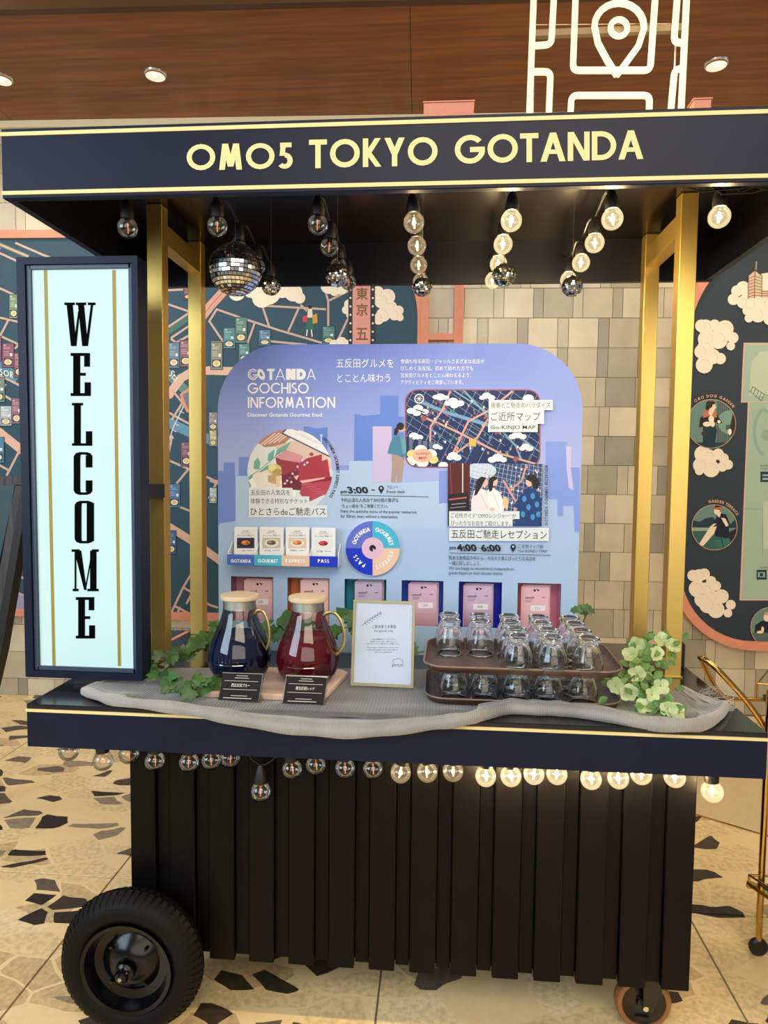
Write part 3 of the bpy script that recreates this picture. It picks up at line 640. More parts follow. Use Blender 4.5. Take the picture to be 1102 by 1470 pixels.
a.rect((30, 56, 72), 1085.5, 818, 1100, 832); a.ring((150, 180, 178), 1092.5, 825, 4, 4, 1.3); a.rect((150, 180, 178), 1087.5, 821, 1089, 829); a.rect((150, 180, 178), 1096, 821, 1097.5, 829); a.text((60, 90, 96), 'GARDEN', 1091, 813, 1112, 816)
a.make('floor_guide_print', rm)
a = Art(PlaneW(.028), lift=.003)
a.cp = rm; a.cloud([(1057, 418, 8), (1052, 430, 8), (1066, 414, 10), (1076, 424, 12), (1066, 434, 9), (1100, 412, 20), (1094, 425, 12)])
k_art = a; a = Art(PlaneW(.028), lift=.0034); tw = (74, 54, 40); a.poly(PK, [(1073.5, 396), (1083, 388), (1093, 396), (1092, 428), (1073, 430)]); a.poly((206, 190, 150), [(1083, 390), (1093, 397), (1092, 428), (1082, 429)])
a.line((150, 140, 110), [(1084, 389), (1085, 376)], 2.2); a.line(tw, [(1073, 396), (1083, 388), (1093, 396)], 1.4); a.line(tw, [(1083, 389), (1082, 429)], .9); a.line(tw, [(1073.5, 396), (1073, 430)], .9); a.line(tw, [(1093, 396), (1092.5, 428)], .9)
for q in range(7): a.line(tw, [(1073.5, 400+q*4.4), (1082.5, 396.5+q*4.6), (1092.5, 400+q*4.2)], .7)
a.rect(PK, 1093, 417, 1120, 427); [a.line(tw, [(1093, 418.5+3*q), (1120, 418.5+3*q)], .7) for q in range(3)]
a.make('tower_print', rm); a = Art(PlaneW(.028), lift=.004); a.cp = rm
a.cloud([(1072, 446, 7), (1074, 457, 6), (1078, 436, 8), (1088, 434, 8), (1087, 452, 11), (1099, 446, 11), (1104, 458, 9), (1108, 436, 10)])
a.cloud([(1006, 468, 9), (1012, 470, 11), (1025, 467, 8), (1040, 472, 12), (1051, 485, 8), (1048, 497, 6), (1030, 487, 14), (1014, 487, 13), (1033, 515, 8), (1022, 512, 11), (1010, 524, 12), (1006, 505, 10), (1012, 500, 12)])
a.cloud([(1008, 652, 12), (1016, 657, 12), (1030, 652, 8), (1038, 658, 7), (1044, 667, 7), (1036, 670, 7), (1020, 673, 12), (1005, 668, 11), (1003, 676, 6)])
a.cloud([(994, 826, 8), (1003, 826, 9), (1010, 824, 8), (1020, 834, 7), (1027, 841, 7), (1000, 845, 12), (1012, 848, 12), (1035, 856, 10), (1048, 868, 7), (1044, 880, 6), (1027, 875, 12), (1015, 868, 12), (1008, 860, 12), (1020, 858, 11)])
def medal(name, cx, cy, r, draw, words=None):
    a = Art(PlaneW(.028), lift=.006)
    a.circ((196, 158, 130), cx, cy, r); a.clip = arc(cx, cy, r-.9, r-.9, 0, 360, 28)[:-1]; a.circ((104, 136, 130), cx, cy, r-.9); draw(a); a.clip = None
    if words: a.arctext((206, 168, 140), words, cx, cy, r+2.5, *({'OMO DOG GARDEN': (-128, -36)}.get(words, (-104, -28))), 4.2, .2)
    a.make(name, rm)
SK = (238, 214, 192)
def dog(a):
    a.rect((92, 112, 108), 1028, 570, 1065, 645); [a.rect((66, 84, 84), 1029+3*q, 570, 1030+3*q, 640) for q in range(11)]; a.circ((120, 156, 146), 1046, 606, 17); a.rect((60, 96, 92), 1041, 610, 1062, 617)
    a.rect((44, 64, 70), 990, 635, 1070, 660); a.poly((50, 44, 34), [(1052, 588), (1066, 590), (1066, 630), (1050, 634), (1046, 616)]); a.circ((240, 228, 214), 1046.5, 620, 2.6, 4.4)
    a.poly((28, 52, 66), [(1008, 606), (1024, 600), (1028, 618), (1024, 650), (1007, 650), (1008, 626)]); a.poly((36, 34, 40), [(1004, 600), (1014, 592), (1027, 594), (1036, 607), (1030, 609), (1020, 602), (1012, 612), (1002, 614)])
    a.poly((196, 116, 86), [(1009, 590), (1018, 588), (1027, 592), (1028, 599), (1022, 600), (1016, 598), (1008, 600)]); a.poly(SK, [(1018, 584), (1024, 582), (1025, 588), (1020, 598), (1016, 594)]); a.circ(SK, 1021.5, 583.5, 4.6, 5.4)
    a.circ((50, 38, 34), 1017, 581, 4.8, 5.4); a.circ((50, 38, 34), 1021, 578.5, 4.6, 2.6); a.circ((50, 38, 34), 1014.5, 586, 3); a.poly(SK, [(1024, 581), (1027.5, 585), (1024, 588)])
    a.circ((240, 226, 208), 1020, 602, 4, 5); a.circ((240, 226, 208), 1014, 609, 6, 3.6); a.circ((240, 226, 208), 1022, 609, 3, 4); a.circ((240, 226, 208), 1031, 605.5, 2.4); a.rect((60, 48, 44), 1006, 620, 1014, 625); a.line((60, 48, 44), [(1008, 620), (1010, 613), (1012, 620)], .7)
medal('garden_medallion', 1020, 608.5, 35.5, dog, 'OMO DOG GARDEN')
def terrace(a):
    a.rect((52, 96, 92), 980, 762, 1065, 800); a.rect((150, 168, 156), 980, 757, 1025, 762); a.poly((36, 58, 72), [(985, 745), (995, 747), (1003, 749), (1012, 744), (1022, 742), (1030, 750), (1048, 752), (1056, 743), (1066, 745), (1066, 758), (985, 757)])
    a.poly((40, 38, 48), [(1036, 770), (1066, 752), (1066, 790), (1047, 785)]); a.poly((52, 110, 98), [(1025, 775), (1045, 772), (1056, 790), (1030, 792)]); a.line((34, 40, 52), [(1034, 771), (1038, 790)], 1.2)
    a.circ((26, 36, 54), 1036, 768.5, 11, 2.6); a.poly((26, 32, 48), [(1022, 757), (1028, 740), (1034, 737), (1041, 738), (1046, 750), (1045, 766), (1026, 768), (1018, 758)]); a.poly(SK, [(1028, 755), (1017, 758), (1001, 783), (1009, 783), (1024, 766)])
    a.poly(SK, [(1023, 752), (1028, 751), (1020, 758), (1017, 757)]); a.poly(SK, [(1034, 743), (1040, 744), (1045, 754), (1041, 756), (1036, 747)]); a.poly(SK, [(1028, 737), (1034, 735), (1032, 743), (1029, 741)]); a.poly(SK, [(1024, 731), (1031, 730), (1033, 736), (1027, 739), (1024, 736)])
    a.circ((34, 26, 34), 1030.5, 727.5, 5.2, 4.2); a.poly((190, 96, 86), [(1023, 729), (1035, 727), (1035, 730.5), (1022, 731.5)])
medal('terrace_medallion', 1024.5, 757, 33, terrace, 'GARDEN TERRACE')
def writer(a):
    a.rect((86, 104, 100), 1070, 908, 1120, 925); a.poly((30, 32, 40), [(1083, 897), (1092, 891), (1104, 890), (1106, 908), (1082, 908)]); a.circ(SK, 1100, 886, 5, 6); a.circ((206, 150, 110), 1101, 880.5, 5, 2.6); a.circ(SK, 1093.5, 903, 2, 4); a.circ(SK, 1090, 907, 5, 2)
medal('writer_medallion', 1105, 900, 29, writer)

# ================================================================== THE CART
HC = 0.815; CX0, CX1, CD = -.986, .735, .775; KX0, KX1, KZ0, KZ1 = -1.016, .862, 2.004, 2.160
cart = thing('welcome_cart', 'navy and gold wheeled hotel cart with canopy and gold posts', 'cart', (-.075, .4, 0))
# canopy (a hollow box open below)
cn = mk(M['navy']); cn.box(KX0, KX1, 0, .022, KZ0, KZ1, .002)
fas = cn.make('canopy_fascia', cart)
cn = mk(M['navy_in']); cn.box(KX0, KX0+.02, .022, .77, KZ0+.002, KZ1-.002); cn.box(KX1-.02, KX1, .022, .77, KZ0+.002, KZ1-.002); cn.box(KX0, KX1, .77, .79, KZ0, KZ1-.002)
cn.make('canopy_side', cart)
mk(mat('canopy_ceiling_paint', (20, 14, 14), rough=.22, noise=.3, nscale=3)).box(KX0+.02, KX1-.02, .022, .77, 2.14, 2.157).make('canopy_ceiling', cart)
for z in (2.143, 2.0115): mk(M['goldflat']).box(KX0, KX1, -.0025, .001, z, z+.0085).make('gold_strip', fas)
a = Art(PlaneY(0), lift=.001)
GD = M['goldflat']
for word, x0, y0, x1, y1, sp, dy in (('OMO5', 268, 207.5, 421, 245, .09, -2.6), ('TOKYO', 443.5, 201, 628, 242, .1, -4.5), ('GOTANDA', 652.5, 194.5, 923, 236, .07, -7.5)):
    _, L_ = line_geo(word, .18, sp); xx = 0
    for ch in word:
        ad = glyph(ch, .18)[1]; u0_, u1_ = xx/L_, (xx+ad)/L_; xx += ad+sp; a = Art(PlaneY(0), lift=.001)
        a.caps(GD, ch, x0+(x1-x0)*u0_, y0+dy*u0_, x0+(x1-x0)*u1_, y1+dy*u0_, .18, 0, dy=dy*(u1_-u0_)); a.make('letter', fas)

# posts and rails
for x0 in (-.847, .637):
    p = mk(M['gold']); p.box(x0, x0+.045, .40, .445, HC, 2.139, .0015); p.make('post', cart)
    p = mk(M['gold']); p.box(x0, x0+.045, .722, .767, HC, 2.139, .0015); p.make('post', cart)
    p = mk(M['gold']); p.box(x0+.002, x0+.043, .445, .722, 2.035, 2.095, .0015); p.make('rail', cart)
    p = mk(M['gold']); p.box(x0-.004, x0+.049, .396, .449, HC, HC+.004, .001); p.make('post_foot', cart)
# counter
c = mk(M['counter']); c.box(CX0, CX1, 0, CD, HC-.012, HC, .002); ct = c.make('counter_top', cart)
c = mk(M['navy']); c.box(CX0+.001, CX1-.001, .001, .021, .71, HC-.012); c.box(CX0+.001, CX0+.021, .021, CD-.02, .71, HC-.012); c.box(CX1-.021, CX1-.001, .021, CD-.02, .71, HC-.012); c.box(CX0+.001, CX1-.001, CD-.02, CD, .71, HC-.012)
ap = c.make('apron', cart)
g = mk(M['goldflat']); g.box(CX0, CX1, -.0015, .002, .7965, .8035); g.box(CX0-.0015, CX0+.001, 0, CD, .7965, .8035); g.box(CX1-.001, CX1+.0015, 0, CD, .7965, .8035); g.make('gold_strip', ap)
mk(M['salmon']).prism([(-.905, .45, HC+.001), (-.89, .45, HC+.001), (-.862, .76, HC+.001), (-.877, .76, HC+.001)], (0, 0, -.002)).make('copper_strip', ct)  # thin salmon strip running slantwise on the counter top
# body of vertical boards
BX0, BX1, BY = -.767, .617, .08
b = mk(M['slat']); b.box(BX0+.004, BX1-.004, BY+.024, .74, .155, .802); b.box(BX0+.03, BX1-.03, .12, .7, .15, .156); b.make('cabinet', cart)
N = 14; pitch = (BX1-BX0-.064)/(N-1)
for i in range(N):
    x = BX0+i*pitch
    mk(M['slat']).box(x, x+.064, BY, BY+.022, .142, .795, .002).make('front_board', cart)
    if i < N-1: mk(M['slat']).box(x+.066, x+pitch-.002, BY+.014, BY+.024, .150, .795, .001).make('recessed_board', cart)
yy = BY+.03
while yy < .70:
    for xx in (BX0, BX1-.012): mk(M['slat']).box(xx, xx+.012, yy, yy+.06, .142, .795, .0015).make('side_board', cart)
    yy += .064
# pneumatic wheels
def big_wheel(cx, cy, R=.178):
    w = bpy.data.objects.new('wheel', None); COL.objects.link(w); w.parent = cart; w.location = (0, 0, 0); w.empty_display_size = .05
    c0 = Vector((cx, cy, R)); prof = []
    for k in range(25):
        an = 2*PI*k/24; h = .042*math.cos(an)*(1 if abs(math.cos(an)) < .9 else 1); r = R-.040+.038*math.sin(an)
        prof.append((h, r))
    ty = mk(M['rubber']).lathe(prof[:-1], c0, 72, axis='Y', close=True)
    for k in range(60):
        for sgn, ph in ((-1, 0), (1, .5)):
            an = 2*PI*(k+ph)/60; q = []
            for hh, rr in ((.004, R+.0005), (.03, R-.012), (.039, R-.026)):
                for da in (-.032, .032): q.append(c0+Vector(((rr+.0012)*math.cos(an+da+hh*.9), sgn*hh, (rr+.0012)*math.sin(an+da+hh*.9))))
            q2 = [c0+(v-c0)*((1-.035)) for v in q]
            ty.add(q+q2, [(0, 1, 3, 2), (2, 3, 5, 4), (0, 2, 8, 6), (2, 4, 10, 8), (1, 7, 9, 3), (3, 9, 11, 5), (0, 6, 7, 1), (4, 5, 11, 10)])
    ty.make('tyre', w, smooth=35)
    rim = mk(M['rim']).lathe([(-.038, .108), (-.042, .113), (-.040, .104), (-.026, .098), (-.012, .092), (-.008, .072), (-.026, .050), (-.034, .034), (-.035, .020), (-.030, 0)], c0, 48, axis='Y'); 
    rim.lathe([(.038, .108), (.03, .1), (.01, .09), (.01, 0)], c0, 40, axis='Y')
    rim.make('rim', w, smooth=30)
    hb = mk(M['rim']).lathe([(-.034, .026), (-.050, .024), (-.054, .017), (-.058, .015), (-.066, .013), (-.068, .008), (-.066, 0)], c0, 24, axis='Y')
    for k in range(4):
        an = PI/4+k*PI/2; hb.lathe([(-.046, 0), (-.046, .004), (-.03, .005)], c0+Vector((.062*math.cos(an), .02, .062*math.sin(an))), 8, axis='Y')
    hb.make('hub', w, smooth=35)
    mk(M['steel']).lathe([(-.071, 0), (-.071, .005), (-.064, .006)], c0, 6, axis='Y').make('axle_nut', w)
big_wheel(-.735, .015); big_wheel(-.735, .74)
mk(M['black']).tube([(-.735, .03, .178), (-.735, .74, .178)], .010, 10).make('axle', cart)
a_ = mk(M['black']); a_.box(-.745, -.725, .085, .10, .17, .24); a_.box(-.745, -.725, .66, .69, .17, .24); a_.make('axle_bracket', cart)
# casters
for cy in (.14, .66):
    w = bpy.data.objects.new('caster', None); COL.objects.link(w); w.parent = cart
    c0 = Vector((.527, cy, .068))
    mk(mat('brown_rubber', (128, 84, 50), rough=.45)).lathe([(-.016, .054), (-.016, .064), (-.010, .068), (.010, .068), (.016, .064), (.016, .054)], c0, 40, axis='Y', close=True).make('tyre', w, smooth=35)
    r_ = mk(M['rim']).lathe([(-.012, .055), (-.008, .045), (-.008, .018), (-.016, .016), (-.016, 0)], c0, 30, axis='Y'); r_.lathe([(.014, .055), (.012, 0)], c0, 24, axis='Y'); r_.make('rim', w, smooth=35)
    k_ = mk(M['black']); k_.box(.505, .575, cy-.035, cy+.035, .143, .150); 
    for s_ in (-.026, .022): k_.prism([(.523, cy+s_, .06), (.545, cy+s_, .055), (.575, cy+s_, .143), (.520, cy+s_, .143)], (0, .004, 0))
    k_.make('fork', w)
    mk(M['steel']).tube([(.527, cy-.032, .068), (.527, cy+.03, .068)], .007, 8).make('axle_bolt', w)
    mk(M['steel']).box(.515, .545, cy-.045, cy-.03, .02, .027).make('brake_pedal', w)
mk(M['black']).box(.690, .728, .50, .545, HC, HC+.075, .006).make('side_bracket', cart)
# tangled wires at the canopy edge
tb = mk(M['cable']); r9 = random.Random(5)
for k in range(9):
    x = .50+k*.024; pts = [(x+.05*q+r9.uniform(-.01, .01), .045+r9.uniform(-.015, .02), 2.012+r9.uniform(-.008, .022)) for q in range(6)]
    tb.tube(pts, .0022, 5)
tb.tube([(.42+.012*q, .05, 2.04+.02*math.sin(q*.9)) for q in range(14)], .002, 5); tb.make('wire_tangle', cart, smooth=60)

# ------------------------------------------------------------------ lightbox sign
sx0, sx1, sz0, sz1 = -1.080, -.762, HC+.018, 1.917
sg = thing('welcome_lightbox', 'tall navy framed backlit box sign reading WELCOME', 'sign', (-.92, .17, sz0))
f = mk(M['navy'])
for q in ((sx0, sx0+.022, sz0, sz1), (sx1-.016, sx1, sz0, sz1), (sx0+.022, sx1-.016, sz0, sz0+.018), (sx0+.022, sx1-.016, sz1-.018, sz1)): f.box(q[0], q[1], .148, .205, q[2], q[3])
f.box(sx0+.01, sx1-.01, .195, .204, sz0+.01, sz1-.01); f.make('frame', sg)
f = mk(mat('sign_inner_frame', (52, 66, 88), rough=.4))
for q in ((sx0+.022, sx0+.035, sz0+.018, sz1-.018), (sx1-.027, sx1-.016, sz0+.018, sz1-.018), (sx0+.03, sx1-.02, sz0+.018, sz0+.029), (sx0+.03, sx1-.02, sz1-.029, sz1-.018)): f.box(q[0], q[1], .154, .175, q[2], q[3], .001)
f.make('inner_frame', sg)
mk(M['lightbox']).box(sx0+.034, sx1-.026, .160, .172, sz0+.028, sz1-.028).make('lit_panel', sg)
mk(M['black']).box(-.955, -.875, .16, .20, HC+.0005, sz0+.001).make('foot', sg)
mk(M['black']).box(-.845, -.80, .204, .398, 1.30, 1.34).make('mounting_arm', sg)
a = Art(PlaneY(.160), lift=.0008)
for (xa, xb, xc, xd) in ((62.8, 68, 75.5, 80), (161, 166.3, 169.3, 173.8)):
    def at(xt, xq, y): return xt+(xq-xt)*(y-385)/(955-385)
    a.poly(mat('dark_gold_print', (150, 132, 44), rough=.5), [(at(xa, xc, 388), 388), (at(xb, xd, 388), 388), (at(xb, xd, 956), 956), (at(xa, xc, 956), 956)])
a.make('gold_line', sg)
BK = mat('sign_letter_black', (2, 2, 3), rough=.8, spec=0.05)
def L(x0, y0, x1, y1, shapes):
    a = Art(PlaneY(.160), lift=.0012)
    for s in shapes: a.poly(BK, [(x0+u*(x1-x0), y0+v*(y1-y0)) for u, v in s])
    a.make('letter', sg)
Rr = lambda u0, v0, u1, v1: [(u0, v0), (u1, v0), (u1, v1), (u0, v1)]
L(92.6, 434.4, 137.5, 497, [Rr(0, 0, .34, .06), Rr(.37, 0, .70, .06), Rr(.75, 0, 1, .06), [(.07, .03), (.27, .03), (.39, 1), (.21, 1)], [(.33, .8), (.39, 1), (.5, .2), (.44, .2)], [(.43, .03), (.63, .03), (.76, 1), (.57, 1)], [(.70, .85), (.76, 1), (.93, .03), (.85, .03)]])
EE = [Rr(0, 0, .92, .07), Rr(0, .93, .95, 1), Rr(.12, 0, .46, 1), Rr(.45, .46, .72, .53), Rr(.64, 0, .92, .32), Rr(.66, .68, .96, 1)]
L(101.6, 506.8, 132, 568.6, EE)
L(103.5, 578.4, 132.8, 640, [Rr(0, 0, .55, .06), Rr(.1, 0, .44, 1), Rr(0, .94, 1, 1), Rr(.68, .66, 1, 1)])
CR = lambda u0, v0, u1, v1, r, rv: [(u0, v0+rv), (u0+r*.3, v0+rv*.3), (u0+r, v0), (u1-r, v0), (u1-r*.3, v0+rv*.3), (u1, v0+rv), (u1, v1-rv), (u1-r*.3, v1-rv*.3), (u1-r, v1), (u0+r, v1), (u0+r*.3, v1-rv*.3), (u0, v1-rv)]
def bowl(x0, y0, x1, y1, gap):
    L(x0, y0, x1, y1, ([Rr(.62, .05, 1, .95)] if not gap else [Rr(.64, .08, 1, .36), Rr(.64, .66, 1, .92)])+[[(0, .1), (.1, .03), (.3, 0), (.7, 0), (.9, .03), (1, .1), (1, .14), (.62, .06), (.38, .06), (.36, .14), (.36, .86), (.38, .94), (.62, .94), (1, .86), (1, .9), (.9, .97), (.7, 1), (.3, 1), (.1, .97), (0, .9)]])
bowl(106, 649, 133, 710.4, True); bowl(107.3, 718.8, 135.3, 780, False)
L(103, 788.5, 142, 848.7, [Rr(0, 0, .3, .06), Rr(.74, 0, 1, .06), Rr(.04, .94, .26, 1), Rr(.58, .94, 1, 1), Rr(.11, .03, .18, .97), [(.1, .03), (.36, .03), (.56, .97), (.46, .97)], [(.74, .03), (.80, .03), (.53, .97), (.48, .97)], Rr(.68, .03, .92, .97)])
L(109, 857, 138, 916.5, EE)

# ------------------------------------------------------------------ neon sign above the canopy
ns = thing('neon_sign', 'glowing cream neon map sign with a location pin outline', 'sign', (.535, .9, 2.16))
NP = lambda x, y: onY(x, y, .9)
def neon(pts, name='neon_tube', r=.0108, closed=False):
    mk(M['neon']).tube([NP(*p) for p in pts], r, 10, closed=closed).make(name, ns, smooth=60)
def rc(pts, r=9):                                         # round the corners of a polyline
    out = [pts[0]]
    for a_, b_, c_ in zip(pts[:-2], pts[1:-1], pts[2:]):
        va = Vector(a_)-Vector(b_); vc = Vector(c_)-Vector(b_); ra = min(r, va.length/2); rcc = min(r, vc.length/2)
        p, q = Vector(b_)+va.normalized()*ra, Vector(b_)+vc.normalized()*rcc
        for k in range(6):
            t_ = k/5; out.append(tuple(p*(1-t_)**2+Vector(b_)*2*t_*(1-t_)+q*t_*t_))
    return out+[pts[-1]]
neon([(768, -60), (759, 175)]); neon([(988, -60), (976.5, 175)])
neon(rc([(798, -60), (791, 64), (764, 66)])); neon(rc([(764, 103), (790, 103), (787, 175)]))
neon(rc([(828, -60), (822, 101), (933, 101), (944, -60)])); neon(rc([(818, 175), (820, 137), (932, 137), (931, 175)]))
neon(rc([(976, -60), (967, 60), (980, 62)])); neon(rc([(980, 98), (968, 100), (961, 175)]))
neon([(885, 107)]+[(851+2+(-0), 0)] if False else [(885, 108), (872, 88), (858, 62), (853, 38)]+[(888.5+35.5*math.cos(q), 38+32*math.sin(q)*1.05) for q in [PI+i*PI/12 for i in range(1, 12)]]+[(924, 41), (916, 66), (900, 88), (885, 108)], 'neon_pin')
neon(arc(888, 40, 12, 12, 0, 345, 20), 'neon_ring', r=.0095, closed=True)
fb = mk(mat('aluminium_bar', (150, 128, 100), rough=.35, metal=.6)); p0, p1 = onY(762, 50, .93), onY(983, 50, .93); fb.box(p0.x, p1.x, .92, .94, p0.z-.010, p0.z+.011)
fb.tube([onY(760, 36, .93), onY(984, 34, .93)], .0025, 6)
fb.make('crossbar', ns)
s_ = mk(M['steel'])
for x in (.30, .77): s_.tube([(x, .93, 2.165), (x, .93, 3.355)], .004, 6)
s_.make('support_rod', ns)
for lo, po in (((.40, .78, 2.5), 9), ((.66, .78, 2.75), 9)):
    l = bpy.data.lights.new('neon_glow', 'POINT'); l.energy = po*.55; l.color = (1, .82, .5); l.shadow_soft_size = .15; o = bpy.data.objects.new('neon_glow', l); COL.objects.link(o); o.location = lo
for x0, x1, y0, lab in ((608, 680, 148, 'salmon box on the canopy roof left of the neon sign'), (996, 1021, 143, 'small salmon box on the canopy roof right of the neon sign')):
    p, q = onY(x0, y0, .7), onY(x1, y0, .7); cap = (x1-x0) > 50
    t = thing('roof_box', lab, 'box', ((p.x+q.x)/2, .72, 2.158)); bevel(mk(M['salmon']).box(p.x, q.x, .70, .75, 2.158, p.z).make('shell', t), .002); mk(M['salmon']).box(p.x-.003, q.x+.003, .697, .753, p.z, p.z+.004).make('lid', t)

# ================================================================== INFORMATION BOARD
BYF = .55; bx0, bx1, bz1, br = -.690, .422, 1.768, .20
bd = thing('information_board', 'periwinkle rounded-top gourmet information board with six leaflet pockets', 'board', (-.134, .58, HC))
def board_mat():
    m = bpy.data.materials.new('periwinkle_print'); m.use_nodes = True; nt = m.node_tree; b = nt.nodes['Principled BSDF']; L_ = nt.links.new
    tc = node(nt, 'ShaderNodeTexCoord'); sp = node(nt, 'ShaderNodeSeparateXYZ'); L_(tc.outputs['Object'], sp.inputs[0]); cr = node(nt, 'ShaderNodeValToRGB')
    mr = node(nt, 'ShaderNodeMapRange'); mr.inputs[1].default_value = 0.0; mr.inputs[2].default_value = .953; L_(sp.outputs['Z'], mr.inputs[0]); L_(mr.outputs[0], cr.inputs[0])
    st = [(0.0, (164, 196, 228)), (.40, (162, 190, 230)), (.62, (160, 172, 226)), (.80, (134, 154, 224)), (1.0, (106, 132, 218))]
    while len(cr.color_ramp.elements) < len(st): cr.color_ramp.elements.new(.5)
    for e_, (p, c) in zip(cr.color_ramp.elements, st): e_.position = p; e_.color = (*lin(c), 1)
    L_(cr.outputs[0], b.inputs['Base Color']); b.inputs['Roughness'].default_value = .5; return m
M['board'] = board_mat()
pk = [(331.5, 392, 827, (168, 110, 128)), (412.5, 473, 828, (190, 112, 70)), (494.5, 554.5, 829.5, (24, 132, 160)), (576.5, 636.5, 831.5, (30, 84, 200)), (658.5, 720.5, 833.5, (16, 30, 190)), (743, 805.5, 836, (206, 130, 158))]
hz = .905; zt = 1.048
H_px = [(onY(p[0], p[2], BYF).x, onY(p[1], p[2], BYF).x) for p in pk]
fp = mk(M['board'])
def rnd(y): return [(bx0, y, zt), (bx1, y, zt)]+[(bx1-br+br*math.cos(q), y, bz1-br+br*math.sin(q)) for q in [i*PI/2/14 for i in range(15)]]+[(bx0+br-br*math.sin(q), y, bz1-br+br*math.cos(q)) for q in [i*PI/2/14 for i in range(15)]]
fp.prism(rnd(BYF), (0, .008, 0))
edges = [bx0]+[v for h in H_px for v in h]+[bx1]
for i in range(0, len(edges), 2): fp.box(edges[i], edges[i+1], BYF, BYF+.008, hz, zt)
fp.box(bx0, bx1, BYF, BYF+.008, HC, hz); fp.make('front_panel', bd)
bk = mk(M['board']); bk.prism([(x, y, z if z > zt else HC) for x, y, z in rnd(BYF+.062)], (0, .006, 0)); bk.box(bx0, bx0+.006, BYF+.008, BYF+.062, HC, bz1-br); bk.box(bx1-.006, bx1, BYF+.008, BYF+.062, HC, bz1-br); bk.make('back_panel', bd)
def leaf_ink(c): return ink(c)
lpx = [(350, 391, 833, (226, 186, 190), (170, 132, 160)), (431, 471, 833, (236, 196, 196), (206, 150, 150)), (509, 548, 835, (196, 178, 206), (150, 130, 170)), (586, 627, 838, (214, 178, 200), (176, 120, 120)), (665, 706, 840, (206, 178, 206), (150, 104, 120)), (748, 788, 842, (232, 184, 196), (206, 160, 176))]
names6 = ['mauve', 'orange', 'teal', 'mid blue', 'cobalt', 'pink']
for i, ((h0, h1), (xa, xb, yt, col)) in enumerate(zip(H_px, pk)):
    m_ = mat('pocket_%d' % i, col, rough=.5); p = mk(m_); y0, y1 = BYF+.002, BYF+.060
    p.box(h0-.003, h0, y0, y1, hz-.003, zt); p.box(h1, h1+.003, y0, y1, hz-.003, zt); p.box(h0-.003, h1+.003, y0, y1, zt, zt+.003); p.box(h0-.003, h1+.003, y0, y1, hz-.006, hz-.003); p.box(h0-.003, h1+.003, y1-.003, y1, hz-.003, zt)
    p.make('pocket', bd)
    l0, l1, lt, c1, c2 = lpx[i]; q0, q1 = onY(l0, lt, BYF+.02), onY(l1, lt, BYF+.02); zt2 = min(q0.z, zt-.006)
    t = thing('leaflet', 'pink leaflet standing in the %s pocket of the board' % names6[i], 'leaflet', ((q0.x+q1.x)/2, BYF+.024, hz-.003), 'leaflets in the board pockets')
    for k in range(3):
        dx = .003*k; mk(ink(c1) if k < 2 else ink((236, 206, 206))).box(q0.x+dx, min(q1.x+dx, h1-.001), BYF+.022+k*.006, BYF+.0235+k*.006, hz-.003, zt2+.002*k).make('leaf_sheet', t)
    a = Art(PlaneY(BYF+.022), lift=.0004); w = l1-l0
    for g_ in range(10):
        f_ = g_/9; a.rect(tuple(int(c1[j]*(1-f_)+c2[j]*f_) for j in range(3)), l0, yt+.5+48+(g_*2.2) if False else lt+30+g_*4, l1, lt+34.2+g_*4)
    a.text((40, 40, 60), 'omo5', l0+w*.14, lt+14, l0+w*.46, lt+17.5, .02); a.rect((110, 100, 130), l0+w*.14, lt+19.5, l0+w*.4, lt+20.2); a.rect((110, 100, 130), l0+w*.14, lt+21.5, l0+w*.36, lt+22.2)
    a.circ((30, 26, 30), l0+w*.48, lt+5.5, 1.8); a.circ((c1), l0+w*.55, lt+4.8, 1.6); a.poly((60, 50, 40), [(l0+w*.52, lt+3), (l0+w*.66, lt+5), (l0+w*.6, lt+7)])
    a.rect((80, 70, 90), l0+w*.74, lt+15, l0+w*.86, lt+16); a.rect((236, 230, 238), l0+w*.34, lt+27, l0+w*.86, lt+35); a.text((80, 80, 100), ['近', '夜', '本', 'ご近所', '夜景', 'グルメ'][i], l0+w*.48, lt+29, l0+w*.68, lt+33)
    a.make('cover_print', t)
# --- flat print on the board
PB = PlaneY(BYF); WH = (244, 246, 252); B1 = (96, 132, 214); B2 = (132, 150, 224); LT = (172, 198, 232); BKK = (22, 24, 34)
a = Art(PB, lift=.0003)
a.poly(B1, [(508.5, 594.5), (515, 595), (520, 597), (545.7, 595), (545.7, 568), (572, 568), (572, 598), (580, 598), (580, 662), (508, 662)]); a.poly((196, 184, 224), [(534.7, 612), (562, 612), (562, 693), (534.7, 692)])
a.poly(B1, [(436, 612), (442, 612.5), (455, 615), (470, 613), (470, 700), (436, 700)]); a.rect(WH, 460.5, 625, 461.5, 640); a.rect(WH, 459, 624, 463, 625)
a.poly((112, 140, 216), [(313, 676), (321, 676), (321, 664), (337, 664), (337, 683), (342.6, 683), (342.6, 656), (358, 656), (358, 684), (338, 686), (338, 748), (316, 751), (313, 756)]); a.poly(B2, [(485, 668), (501, 668), (501, 676), (485, 676)])
a.poly(LT, [(338, 683.5), (358, 683), (400, 684), (480, 676), (485, 675), (501, 675), (501, 662), (534.5, 661.5), (534.5, 692.5), (575, 693), (640, 690), (640, 760), (338, 760)])
a.poly((126, 150, 222), [(630, 676), (642.6, 676), (642.6, 723), (636, 722), (630, 723.5)]); a.poly((124, 150, 224), [(783, 633.7), (813.6, 634), (813.6, 671), (832, 671), (832, 764), (824.5, 764), (823, 726), (808, 726), (808, 741), (800, 741), (800, 717), (783, 716)])
a.poly((190, 186, 226), [(812, 640), (820, 642), (819, 672), (823, 704), (816, 700), (813, 672)])
a.make('skyline_print', bd)
a = Art(PB, lift=.001)
x = 355.6
